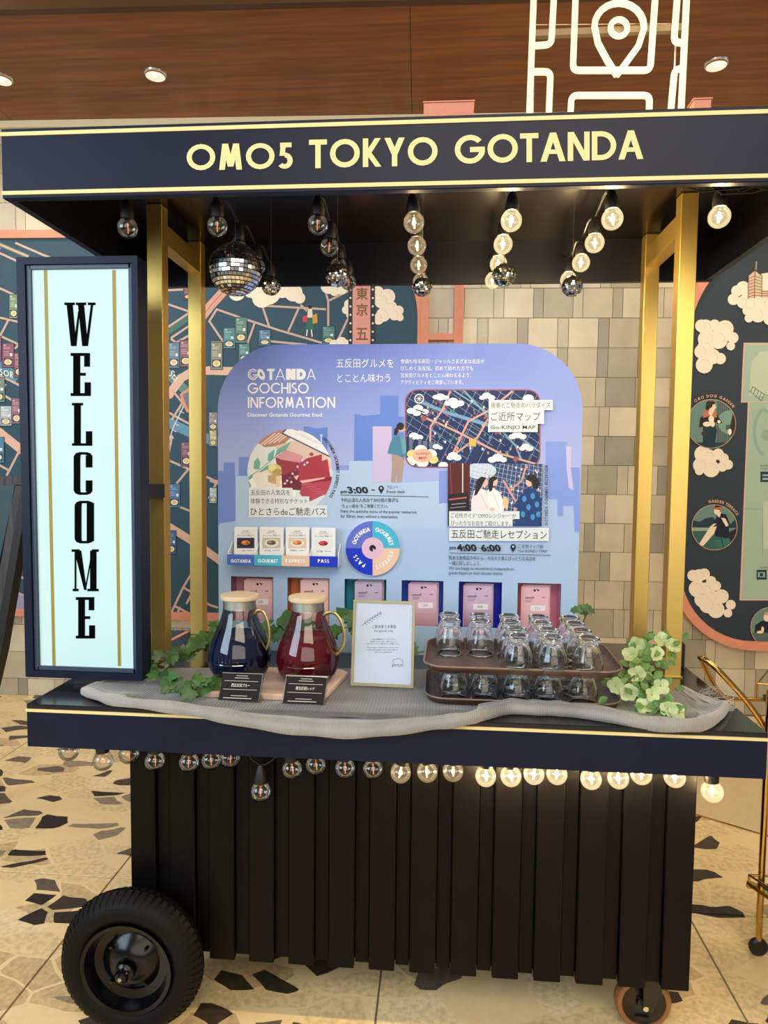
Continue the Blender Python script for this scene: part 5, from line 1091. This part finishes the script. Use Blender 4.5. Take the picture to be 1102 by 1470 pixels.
def label_holder(cx, cy, lab, ru):
    t = thing('drink_label', lab, 'label', (cx, cy, SB+.006), 'acrylic drink labels'); w = .05; lean = .30; h = .062; z0 = SB+.008
    top = Vector((0, lean*h, h)); nrm = Vector((0, -1, lean)).normalized(); A = Vector((cx-w-.004, cy, z0)); B = Vector((cx+w-.004, cy, z0))
    C_ = B+top+Vector((.006, 0, 0)); D_ = A+top+Vector((.006, 0, 0))
    mk(M['acr']).prism([A, B, C_, D_], -nrm*.004).make('plate', t)
    g = mk(thin_glass('clear_acrylic', refl=.5, body=.03, tint=(.9, .9, .9))) if 'ca' not in M else mk(M['ca']); M['ca'] = g.mats[0]
    g.prism([A-nrm*.0045-Vector((.003, 0, 0)), B-nrm*.0045+Vector((.003, 0, 0)), C_-nrm*.0045+Vector((.003, 0, .003)), D_-nrm*.0045+Vector((-.003, 0, .003))], -nrm*.003)
    g.prism([A+Vector((-.003, .001, .0)), B+Vector((.003, .001, 0)), B+Vector((.003, .05, 0)), A+Vector((-.003, .05, 0))], (0, 0, -.003)); g.make('clear_holder', t)
    e = mk(M['steel']); e.tube([D_+nrm*.003, C_+nrm*.003], .0013, 5); e.tube([B+nrm*.003, C_+nrm*.003], .0011, 5); e.make('bright_edge', t)
    pl_ = PlaneP(A+nrm*.0045, nrm); a = Art(pl_, lift=.0003); o = Vector((0, 0, 0))
    def P2(u, v): return A+(B-A)*u+(D_-A)*v
    bb_ = MB().use(ink((206, 200, 190)))
    def strip(u0, u1, v0, v1): q = [P2(u0, v0), P2(u1, v0), P2(u1, v1), P2(u0, v1)]; bb_.add([x+nrm*.0046 for x in q], [(0, 1, 2, 3)])
    for u, v in ((.36, .90), (.32, .82)): strip(u, 1-u, v, v+.02)
    for v in (.71, .40): strip(.08, .92, v, v+.015)
    strip(.3, .7, .17, .19); strip(.12, .82, .08, .105)
    bb_.make('rule_line', t)
    vs_, fs_ = text_geo(ru, .01); ax = min(v[0] for v in vs_); bx = max(v[0] for v in vs_); ay = min(v[1] for v in vs_); by = max(v[1] for v in vs_)
    MB().use(ink((226, 222, 214))).add([P2(.27+.46*(x-ax)/(bx-ax), .50+.13*(y-ay)/(by-ay))+nrm*.0047 for x, y in vs_], fs_).make('lettering', t)
label_holder(-.474, .052, 'dark label stand in front of the blue tea jug', '西五反田ブルー'); label_holder(-.314, .046, 'dark label stand in front of the red tea jug', '東五反田レッド')
# gold photo frame notice
nf = thing('notice_frame', 'thin gold frame holding a white guests-only notice', 'frame', (-.143, .20, SB))
A, B, C_, D_ = onZ(503.5, 983, SB+.006), onZ(593, 987.5, SB+.006), None, None
A.z = B.z = SB+.006; yb = .205; A.y = yb+.004; B.y = yb; A = Vector((A.x, yb+.004, SB+.006)); B = Vector((B.x, yb, SB+.006)); h = .218; ln = .045; top = Vector((.0005, ln, h)); ux = (B-A).normalized(); nrm = ux.cross(top.normalized()).normalized()
def fbar(u0, v0, u1, v1, m, d0, d1, name):
    P2 = lambda u, v: A+ux*u+top.normalized()*v
    q = [P2(u0, v0), P2(u1, v0), P2(u1, v1), P2(u0, v1)]; return mk(m).prism([x+nrm*d1 for x in q], -nrm*(d1-d0)).make(name, nf)
Wf = (B-A).length; Hf = top.length; fw = .0065
for q in ((0, 0, Wf, fw), (0, Hf-fw, Wf, Hf), (0, fw, fw, Hf-fw), (Wf-fw, fw, Wf, Hf-fw)): bevel(fbar(*q, mat('pale_gold', (150, 144, 118), rough=.45, metal=.7), -.008, .004, 'frame_bar'), .001)
fbar(fw, fw, Wf-fw, Hf-fw, mat('notice_paper', (176, 190, 216), rough=.25, coat=.6), -.006, -.001, 'notice_sheet')
strut = A+ux*(Wf/2)+Vector((0, 0, 0)); mk(M['black']).prism([strut+Vector((-.012, .03, Hf*.55)), strut+Vector((.012, .03, Hf*.55)), strut+Vector((.02, .095, -.004)), strut+Vector((-.02, .095, -.004))], (0, .002, 0)).make('strut', nf)
pf = PlaneP(A-nrm*.001, nrm); a = Art(pf, lift=.0003); GY = (90, 96, 110)
a.line(GY, [(519.5, 898), (530, 890), (548, 879)], .7)
for q in range(7): x = 523+q*3.6; y = 895-q*2.3; a.line(GY, [(x, y), (x+1, y-4)], .6); a.line(GY, [(x, y), (x+4, y+1.5)], .6)
a.text(GY, 'ご宿泊者さま専用', 534, 897, 568, 902, .005); a.text(GY, 'For guests only', 537, 904, 564, 908)
for s_, x0, x1, y in (('ご宿泊の皆様限定のドリンクサービスです。', 533, 568, 916.5), ('数に限りがございます。お席でゆっくりと', 531, 570, 919.8), ('お楽しみください。何卒よろしくお願いします。', 526, 574, 923), ('Please enjoy a complimentary drink service.', 527, 572, 928.5), ('Kindly return glasses to this counter after use', 527, 571, 931.8), ('with our compliments', 537, 563, 935)): a.text(GY, s_, x0, y, x1, y+2.4)
a.ring(GY, 571, 948, 7, 2.6, .5, 160, 400, 12); a.line(GY, [(563, 949), (566, 954), (577, 954), (579, 949)], .5); a.text(GY, 'おいしい', 562, 953.6, 579, 957, .02)
a.make('notice_print', nf)
# trays
def tray(x0, x1, y0, y1, z, label, skew=0.0):
    t = thing('serving_tray', label, 'tray', ((x0+x1)/2, (y0+y1)/2, z), 'stacked brown trays')
    def rr(d, zz, n=8):
        r = .045+d; out = []
        for (cx, cy, a0) in ((x1-.045, y1-.045, 0), (x0+.045, y1-.045, 90), (x0+.045, y0+.045, 180), (x1-.045, y0+.045, 270)):
            for k in range(n+1): q = math.radians(a0+90*k/n); out.append((cx+r*math.cos(q)+skew*(cy+r*math.sin(q)-y0), cy+r*math.sin(q), zz))
        return out
    prof = [(-.012, z), (-.004, z+.002), (.004, z+.012), (.007, z+.017), (.0095, z+.0172), (.0085, z+.014), (.000, z+.0015), (-.008, z-.0012), (-.014, z-.0015)]
    b = mk(M['tray']); n = 36; vs = []
    prof = prof[::-1][:5]+[(.0095, z+.0172)]+[(.006, z+.0172), (.002, z+.009), (-.006, z+.0028), (-.014, z+.002)]
    for d, zz in prof: vs += rr(d, zz)
    fs = [(i*n+k, i*n+(k+1) % n, (i+1)*n+(k+1) % n, (i+1)*n+k) for i in range(len(prof)-1) for k in range(n)]
    fs += [tuple(range(n))[::-1], tuple((len(prof)-1)*n+k for k in range(n))]
    b.add(vs, fs); b.make('tray_body', t, smooth=40, fix=True)
    e = mk(mat('tray_edge', (128, 110, 98), rough=.4)); e.tube(rr(.008, z+.0172), .0022, 6, closed=True); e.make('rim_edge', t, smooth=60)
    return z+.002
TX0, TX1, TY0, TY1 = -.024, .425, .040, .305
zl = tray(TX0+.004, TX1+.016, .098, .352, SB+.002, 'lower brown tray resting on the gauze runner'); 
ZT = zl+.0905+.0015
zu = tray(TX0, TX1, TY0, TY1, ZT+.001, 'upper brown tray resting on the lower tumblers', skew=.03)
HT = .0885
def make_tumbler():
    t = thing('tumbler', 'x', 'tumbler', (0, 0, 0), 'upturned tumblers'); k = 1.0
    outer = [(0, .0365), (.004, .0385), (.014, .0405), (.026, .0408), (.038, .0390), (.050, .0350), (.060, .0305), (.068, .0278), (.075, .0272), (.080, .0290), (.0845, .0305), (.088, .0295), (.0885, .0265), (.0850, .0235), (.0848, 0)]
    inner = [(.074, 0), (.073, .021), (.066, .0235), (.058, .0275), (.049, .0320), (.038, .0360), (.026, .0382), (.014, .0380), (.004, .0362)]
    fl_ = lambda h: .016*max(0, min(1, (h-.006)/.02))*max(0, min(1, (.078-h)/.012))
    outer = [(h, r*.885) for h, r in outer]; inner = [(h, r*.885) for h, r in inner]
    b = mk(M['glass']); b.lathe(outer, (0, 0, 0), 48, flute=fl_); b.lathe(inner+[(0, .0365*.885)], (0, 0, 0), 48, flute=lambda h: .012*max(0, min(1, (h-.006)/.02))*max(0, min(1, (.07-h)/.012)))
    b.make('glass_wall', t, smooth=70, fix=True)
    return t
proto = make_tumbler(); first = True
cols = [.028, .106, .185, .262, .343]; rows = [.058, .133, .208, .283]
colw = ['leftmost', 'second', 'middle', 'fourth', 'rightmost']; roww = ['front', 'second', 'third', 'back']; r7 = random.Random(9)
for lvl in (1, 0):
    for ci, x in enumerate(cols):
        for ri, y in enumerate(rows if lvl else [.136, .212, .290]):
            if lvl and ci < 2 and ri < 2: continue
            z = zu if lvl else zl; xx = x+(.006 if lvl else .014)+r7.uniform(-.002, .002); yy = y+r7.uniform(-.002, .002)
            lab = 'upturned tumbler on the %s tray, %s column, %s row' % ('upper' if lvl else 'lower', colw[ci], roww[ri] if lvl else ['front', 'middle', 'back'][ri])
            if first: proto.location = (xx, yy, z); proto['label'] = lab; first = False
            else: dup(proto, (xx, yy, z), lab, rz=r7.uniform(0, 1))

# ================================================================== STRING LIGHT BULBS
def make_bulb(kind):
    t = thing('light_bulb', 'x', 'bulb', (0, 0, 0)); g = {'off': M['bulb_off'], 'mid': M['bulb_mid'], 'on': M['bulb_on']}[kind]
    R = .0245
    pr = [(-R*math.cos(q), R*math.sin(q)) for q in [i*PI*.86/12 for i in range(13)]]; pr[0] = (-R, 0)
    mk(g).lathe(pr+[(.0245, .0105), (.030, .0105)], (0, 0, 0), 24).make('glass_globe', t, smooth=60)
    mk({'off': M['fil_off'], 'mid': M['fil_mid'], 'on': M['fil_on']}[kind]).tube([(.002, 0, -.013), (.001, .0, .012)], .0012 if kind == 'off' else .002, 6).make('filament', t)
    mk(thin_glass('stem_glass', refl=1.5, body=.2) if 'sg' not in M else M['sg']).tube([(0, 0, .024), (0, 0, .010)], .003, 6).make('stem', t); M.setdefault('sg', t.children[-1].data.materials[0])
    mk(M['black']).lathe([(.020, .0115), (.021, .0155), (.034, .0165), (.052, .0125), (.066, .0065), (.067, 0)], (0, 0, 0), 18).make('socket', t, smooth=40)
    return t
protos = {k: make_bulb(k) for k in ('off', 'mid', 'on')}; used = set()
def bulb(loc, kind, label, group, tilt=None):
    if kind not in used: o = protos[kind]; used.add(kind); o.location = loc; o['label'] = label; o['group'] = group
    else: o = dup(protos[kind], loc, label, group)
    if tilt: o.rotation_euler = tilt
    if kind != 'off':
        l = bulb_l[kind] if kind in bulb_l else bulb_l.setdefault(kind, bpy.data.lights.new('bulb_light', 'POINT')); l.energy = 1.5 if kind == 'on' else .3; l.color = (1, .74, .40); l.shadow_soft_size = .005
        q = bpy.data.objects.new('bulb_light', l); COL.objects.link(q); q.parent = o; q.location = (0, 0, 0)
    return o
bulb_l = {}
colx = [(-.764, 1), (-.541, 4), (-.297, 4), (-.069, 4), (.157, 4), (.386, 4), (.623, 1)]; ydep = [.10, .28, .45, .62]
kinds = ['off', 'off', 'off', 'mid', 'on', 'on', 'on']; stw = {'off': 'dim', 'mid': 'softly glowing', 'on': 'bright'}
for ci, (x, n) in enumerate(colx):
    for k in range(n):
        kd = kinds[ci]
        lab = ('%s globe bulb under the canopy, %s from left in the front row' % (stw[kd], ordn(ci))) if k == 0 else ('%s globe bulb under the canopy, %s behind front bulb number %s' % (stw[kd], ['', 'first', 'second', 'third'][k], ['', 'two', 'three', 'four', 'five', 'six'][ci]))
        bulb((x+(.0 if k == 0 else r7.uniform(-.004, .004)), ydep[k], 1.968+(0 if k == 0 else .004)), kd, lab, 'globe bulbs under the canopy', (r7.uniform(-.06, .06), r7.uniform(-.06, .06), r7.uniform(0, 3)))
    if n > 1:
        t = thing('light_cable', 'black bulb cable under the canopy, %s from the left' % ordn(ci-1), 'cable', (x, .4, 2.04), 'bulb cables under the canopy')
        pts = [(x, .03, 2.08)]
        for k in range(4): pts += [(x, ydep[k], 2.036)]+([(x, ydep[k]+.08, 2.055)] if k < 3 else [])
        pts.append((x, .768, 2.09)); mk(M['cable']).tube(resample(pts, 40), .003, 6).make('wire', t, smooth=60)
t = thing('light_cable', 'long black cable along the inside of the front fascia', 'cable', (0, .05, 2.05))
mk(M['cable']).tube(resample([(-.80, .03, 2.06)]+[(x+dx, .06 if dx else .09, 2.04 if not dx else 2.06) for x, n in colx for dx in (0, .08)]+[(.80, .03, 2.07)], 90), .003, 6).make('wire', t, smooth=60)
cb = [(99, 1078, 0), (148, 1092, 0), (185, 1082, 0), (222, 1092, 0), (271, 1094, 0), (303, 1091, 0), (330, 1088, 0), (374, 1136, 0), (419, 1104, 0), (453, 1098, 0), (495, 1103, 0), (535, 1104, 0), (575, 1109, 1), (613, 1108, 1), (650, 1107, 1), (697, 1114, 2), (733, 1114, 2), (766, 1111, 2), (799, 1111, 2), (848, 1118, 2), (887, 1117, 2), (920, 1111, 2), (968, 1115, 2), (1022, 1136, 2)]
cpts = []
for i, (px, py, k) in enumerate(cb):
    kd = ['off', 'mid', 'on'][k]; p = onY(px, py, .045)
    bulb(tuple(p), kd, '%s globe bulb hanging under the counter edge, %s from the left' % (stw[kd], ordn(i)), 'globe bulbs under the counter', (r7.uniform(-.1, .1), r7.uniform(-.12, .12), r7.uniform(0, 3)))
    cpts.append((p.x, .046, p.z+.066))
t = thing('light_cable', 'black cable of the bulb string under the counter edge', 'cable', (0, .045, .74)); mk(M['cable']).tube(resample(cpts, 120), .003, 6).make('wire', t, smooth=60)

# ================================================================== MIRROR BALLS
def mirror_ball(c, R, lab, nrow):
    t = thing('mirror_ball', lab, 'mirror ball', tuple(c), 'mirror balls under the canopy'); rb_ = random.Random(int(R*1e5)+int(c.x*100))
    mk(M['black']).lathe([(-R*.97*math.cos(q), R*.97*math.sin(q)) for q in [i*PI/12 for i in range(13)]], c, 28).make('core', t, smooth=60)
    b = mk(M['mirror']); jt = .08 if R > .05 else .2
    for i in range(nrow):
        a0, a1 = PI*i/nrow+.02, PI*(i+1)/nrow-.02; am = (a0+a1)/2; nc = max(5, int(2*nrow*math.sin(am))); 
        for k in range(nc):
            b0, b1 = 2*PI*(k+.06)/nc, 2*PI*(k+.94)/nc; q = [Vector((math.sin(x)*math.cos(y), math.sin(x)*math.sin(y), -math.cos(x)))*R for x, y in ((a0, b0), (a0, b1), (a1, b1), (a1, b0))]
            nn = Vector((math.sin(am)*math.cos((b0+b1)/2), math.sin(am)*math.sin((b0+b1)/2), -math.cos(am))); mid = sum(q, Vector())/4; rot = Matrix.Rotation(rb_.gauss(0, jt), 3, Vector((0, 0, 1))) @ Matrix.Rotation(rb_.gauss(0, jt), 3, nn.orthogonal().normalized())
            q = [c+mid+rot @ (v-mid)+nn*.0003 for v in q]; b.add(q, [(0, 1, 2, 3)])
    b.make('mirror_facets', t, kind='stuff')
    mk(M['steel']).lathe([(R*.97, R*.14), (R*1.06, R*.12), (R*1.06, 0)], c, 16).make('cap', t, smooth=30)
    mk(M['steel']).tube([c+Vector((0, 0, R*1.05)), Vector((c.x, c.y, 2.139))], .0009, 5).make('hanging_wire', t)
for (px, py, y, r, nr, lab) in ((338, 387, .2, 37, 20, 'largest mirror ball, hanging near the left posts'), (389, 410, .535, 13.6, 15, 'small mirror ball just right of the largest one'), (484, 395, .365, 16, 16, 'small mirror ball above the city map mural'), (606, 412, .535, 13.2, 15, 'small mirror ball at the middle of the canopy'), (723, 395, .365, 16, 16, 'small mirror ball second from the right'), (821, 411, .535, 14, 15, 'rightmost small mirror ball under the canopy')):
    mirror_ball(onY(px, py, y), r/F*(y+1.55), lab, nr)

# ================================================================== PLANTS
def ivy_leaf_mesh():
    pts = [(0, 0), (.30, -.16), (.62, -.02), (.50, .26), (.62, .62), (.30, .62), (0, 1.0), (-.30, .62), (-.62, .62), (-.50, .26), (-.62, -.02), (-.30, -.16)]
    vs = [(x, y, -.22*abs(x)-.10*y*y+.05*math.sin(5*x)) for x, y in pts]+[(0, .35, .02)]
    me = bpy.data.meshes.new('leaf'); me.from_pydata(vs, [], [(12, i, (i+1) % 12) for i in range(12)]); me.materials.append(M['ivy']); me.polygons.foreach_set('use_smooth', [True]*12); return me
def round_leaf_mesh(m, name, wid=.36, ex=1.0):
    n = 8; L_ = [(0, 0)]+[(wid*math.sin(PI*(k/n)**(2-ex if ex < 1 else 1))**ex, k/n) for k in range(1, n)]+[(0, 1)]+[(-wid*math.sin(PI*(k/n)**(2-ex if ex < 1 else 1))**ex, k/n) for k in range(n-1, 0, -1)]
    vs = [(x, y, .30*abs(x)-.22*y*y) for x, y in L_]+[(0, .5, -.06)]; N_ = len(L_)
    me = bpy.data.meshes.new(name); me.from_pydata(vs, [], [(N_, i, (i+1) % N_) for i in range(N_)]); me.materials.append(m); me.polygons.foreach_set('use_smooth', [True]*N_); return me
IV = ivy_leaf_mesh(); RL = round_leaf_mesh(M['leaf'], 'leaf', .34); PT = round_leaf_mesh(M['petal'], 'petal', .52, .55)
def put(me, name, parent, pos, size, face, rnd, spin=None):
    """leaf at pos whose upper side looks along face"""
    o = bpy.data.objects.new(name, me); COL.objects.link(o); o.parent = parent; z = Vector(face).normalized(); y = Vector((rnd.uniform(-1, 1), rnd.uniform(-1, 1), rnd.uniform(-.8, .6))) if spin is None else Vector(spin)
    y = (y-z*y.dot(z)).normalized(); x = y.cross(z)
    base = Vector(parent.location); o.matrix_local = Matrix.Translation(Vector(pos)-base) @ Matrix((x, y, z)).transposed().to_4x4() @ Matrix.Scale(size, 4); return o
def garland(name, lab, cat, stems, nleaf, size, seed, me=IV, spread=.022, group=None):
    rnd = random.Random(seed); P0 = Vector(stems[0][0]); t = thing(name, lab, cat, (P0.x, P0.y, HC), group)
    for st in stems:
        pts = resample(st, 20); mk(M['stem']).tube(pts, .0016, 5).make('stem', t, smooth=60)
        for k in range(nleaf):
            p = pts[int((k+.5)/nleaf*19)]; off = Vector((rnd.uniform(-1, 1), rnd.uniform(-1, 1), rnd.uniform(-.2, 1)))*spread
            q = p+off; q.z = max(q.z, HC+.014)
            put(me, 'leaf', t, q, size*rnd.uniform(.75, 1.25), (rnd.uniform(-.6, .6), rnd.uniform(-1.2, -.3), rnd.uniform(.3, 1.2)), rnd)
    return t
Z_ = lambda x, y, z: onZ(x, y, HC+z)
garland('ivy_garland', 'green ivy garland beside the left posts and welcome sign', 'plant', [[Z_(300, 925, .04), Z_(275, 932, .05), Z_(250, 942, .05), Z_(225, 952, .05)], [Z_(222, 962, .03), Z_(232, 975, .03), Z_(245, 990, .02), Z_(255, 985, .02)], [Z_(255, 985, .03), Z_(275, 985, .04), Z_(290, 990, .03), Z_(302, 985, .03)], [Z_(310, 905, .05), Z_(298, 915, .05), Z_(285, 925, .05), Z_(265, 945, .04)]], 13, .033, 3)
garland('ivy_garland', 'dark ivy garland behind the two tea jugs', 'plant', [[Vector((-.62, .42, .86)), Vector((-.50, .40, .90)), Vector((-.42, .40, .93)), Vector((-.36, .42, .88))], [Vector((-.38, .36, .88)), Vector((-.28, .36, .93)), Vector((-.22, .36, .95)), Vector((-.17, .38, .92))], [Vector((-.12, .34, .86)), Vector((-.02, .36, .88)), Vector((.10, .40, .87)), Vector((.20, .42, .88))]], 12, .04, 5, spread=.03)
rnd = random.Random(8)
t = garland('ivy_sprig', 'thin ivy sprig rising behind the rightmost tumblers', 'plant', [[Vector((.36, .36, .86)), Vector((.40, .35, .98)), Vector((.41, .34, 1.01)), Vector((.385, .33, 1.02))]], 2, .02, 6, spread=.008)
for k in range(7): put(IV, 'leaf', t, Vector((.375+.006*k, .33, 1.015+.003*math.sin(k))), .018, (rnd.uniform(-.5, .5), -1, rnd.uniform(0, 1)), rnd)
# flowering branch at right
fl_px = [(913.5, 926, 5, .10), (941.6, 939, 4, .09), (949, 919, 4, .11), (964.6, 928, 6, .10), (883, 985, 4, .04), (903, 995, 4, .03), (914.7, 968, 4, .06), (924, 966, 3, .06), (935, 998, 3, .04), (924, 1014, 3, .015), (938, 1010, 3, .015), (969, 1022, 5, .015), (958, 1018, 4, .02), (948, 985, 3, .05), (905, 940, 4, .09)]
t = thing('flower_branch', 'pale green blossoms and leaves beside the right front post', 'flowers', tuple(onZ(930, 980, HC)))
for st in ([(880, 985, .03), (905, 975, .06), (925, 950, .08), (950, 925, .10), (966, 925, .1)], [(905, 975, .05), (920, 985, .05), (945, 1005, .03), (968, 1022, .015)], [(900, 960, .06), (912, 930, .10)], [(925, 985, .04), (925, 1012, .015)]):
    mk(M['stem']).tube(resample([Z_(*q) for q in st], 16), .0016, 5).make('stem', t, smooth=60)
lf = [(x+rnd.uniform(-26, 26), y+rnd.uniform(-18, 18), z) for x, y, z in [(895, 985, .04), (905, 975, .05), (920, 960, .07), (930, 945, .08), (945, 930, .10), (955, 920, .11), (935, 985, .05), (945, 1000, .03), (920, 1000, .03), (910, 945, .08)] for _ in range(8)]
for x, y, z in lf: 
    if 872 < x < 984 and y < 1030: put(RL, 'leaf', t, Z_(x, y, max(z, .014)), rnd.uniform(.022, .034), (rnd.uniform(-.7, .5), -1, rnd.uniform(.2, 1.3)), rnd)
for x, y, n, z in fl_px:
    c = Z_(x, y, z+.008); f_ = Vector((rnd.uniform(-.4, .3), -1, rnd.uniform(.2, .9))).normalized(); u_ = f_.orthogonal().normalized(); w_ = f_.cross(u_)
    for q in range(n+1):
        an = 2*PI*q/(n+1)+rnd.uniform(-.2, .2); dr = u_*math.cos(an)+w_*math.sin(an); put(PT, 'petal', t, c+dr*.001, rnd.uniform(.017, .024), f_*1.0-dr*.45, rnd, spin=dr)
    for q in range(3): an = rnd.uniform(0, 6); dr = u_*math.cos(an)+w_*math.sin(an); put(RL, 'leaf', t, c+dr*.012-f_*.006, .024, f_-dr*.2, rnd, spin=dr)
tw = mk(M['stem']); c = Z_(941, 966, .06)
for k in range(26):
    q = [c+Vector((rnd.gauss(0, .4), rnd.gauss(0, .4), rnd.gauss(0, .4))).normalized()*.017 for _ in range(4)]; tw.tube(resample(q, 8), .0008, 4)
tw.make('twig_ball', t, kind='stuff')

# ================================================================== BESIDE THE CART
t = thing('brass_trolley', 'polished brass bar trolley beyond the right end of the counter', 'trolley', tuple(onY(1085, 1280, .45).xy)+(0,))
T = lambda x, y, d=.45: onY(x, y, d)
hd = mk(M['brass']); hd.tube(resample([T(1020, 975, .62), T(1012, 955, .55), T(1005, 944, .48), T(1025, 957, .45), T(1052, 985, .45), T(1075, 1012, .45), T(1100, 1048, .45)], 40), .0085, 12); hd.make('handle', t, smooth=60)
hd = mk(M['brass']); hd.tube(resample([T(1006, 946, .48), T(1018, 972, .52), T(1034, 996, .56), T(1050, 1003, .60), T(1080, 1004, .62), T(1180, 1005, .62)], 40), .007, 12); hd.make('handle_rail', t, smooth=60)
z = T(1102, 1004, .62).z
b = mk(M['brass']); c0 = T(1086, 1003, .60); b.tube([c0, c0+Vector((0, 0, .048))], .003, 8); b.tube([c0+Vector((0, 0, .048)), c0+Vector((.45, -.12, .048))], .003, 8); b.tube([c0+Vector((0, 0, .048)), c0+Vector((.2, .3, .048))], .003, 8); b.make('gallery_rail', t, smooth=60)
mk(M['black']).prism([c0+Vector((.02, .0, -.006)), c0+Vector((.5, -.10, -.006)), c0+Vector((.5, -.02, -.006)), c0+Vector((.04, .05, -.006))], (0, 0, .005)).make('top_shelf', t)
lg = T(1099, 1120, .43); mk(M['brass']).tube([Vector((lg.x, lg.y, .03)), Vector((lg.x, lg.y, .78))], .009, 10).make('leg', t, smooth=60)
mk(M['black']).lathe([(-.010, .0), (-.010, .02), (-.005, .026), (.005, .026), (.010, .02), (.010, 0)], Vector((lg.x, lg.y, .026)), 24, axis='Y').make('wheel', t, smooth=40)
q = T(1075, 1256, .43); q2 = T(1072, 1282, .38)
b = mk(M['brass']); zf = q.z-.03; b.tube([(q.x, q.y, q.z), (q.x+.5, q.y, q.z)], .0035, 8); b.tube([(q.x, q.y, q.z), (q.x, q.y, zf)], .0035, 8); b.tube([(q.x, q.y, q.z), (q.x+.12, q.y-.26, q.z)], .0035, 8)
b.box(q.x-.005, q.x+.5, q.y-.006, q.y+.006, zf-.008, zf+.004); b.prism([(q.x-.006, q.y, zf), (q.x+.010, q.y, zf), (q.x+.13, q.y-.27, zf), (q.x+.114, q.y-.27, zf)], (0, 0, .012)); b.make('lower_rail', t, smooth=50)
mk(M['black']).prism([(q.x+.012, q.y, zf), (q.x+.5, q.y, zf), (q.x+.5, q.y-.27, zf), (q.x+.13, q.y-.27, zf)], (0, 0, .004)).make('lower_shelf', t)
# leaning wooden framed board at the far left
ey = .95; E_ = lambda x, y: onY(x, y, ey)
t = thing('easel_board', 'dark wooden framed board on legs behind the welcome sign', 'board', tuple(E_(-60, 1180).xy)+(0,))
mk(mat('slate_panel', (34, 66, 74), rough=.5)).prism([E_(-150, 696), E_(22, 697), (E_(-2, 810)), E_(-60, 980), E_(-190, 980)], (0, .015, 0)).make('slate', t)
mk(M['easel']).prism([E_(-160, 684), E_(33, 683), E_(33, 697), E_(-160, 698)], (0, .03, 0)).make('top_rail', t)
mk(M['easel']).prism([E_(21, 696), E_(31, 696), E_(-4, 905), E_(-70, 1193), E_(-84, 1193), E_(-16, 905)], (0, .03, 0)).make('side_rail', t)
mk(M['black']).prism([E_(31, 696), E_(33, 750), E_(2, 935), E_(-58, 1193), E_(-70, 1193), E_(-4, 905)], (0, .05, 0)).make('rear_leg', t)
for ob in list(COL.objects):
    if ob.type == 'MESH' and ob.parent and ob.parent.name.startswith('tumbler'): pass
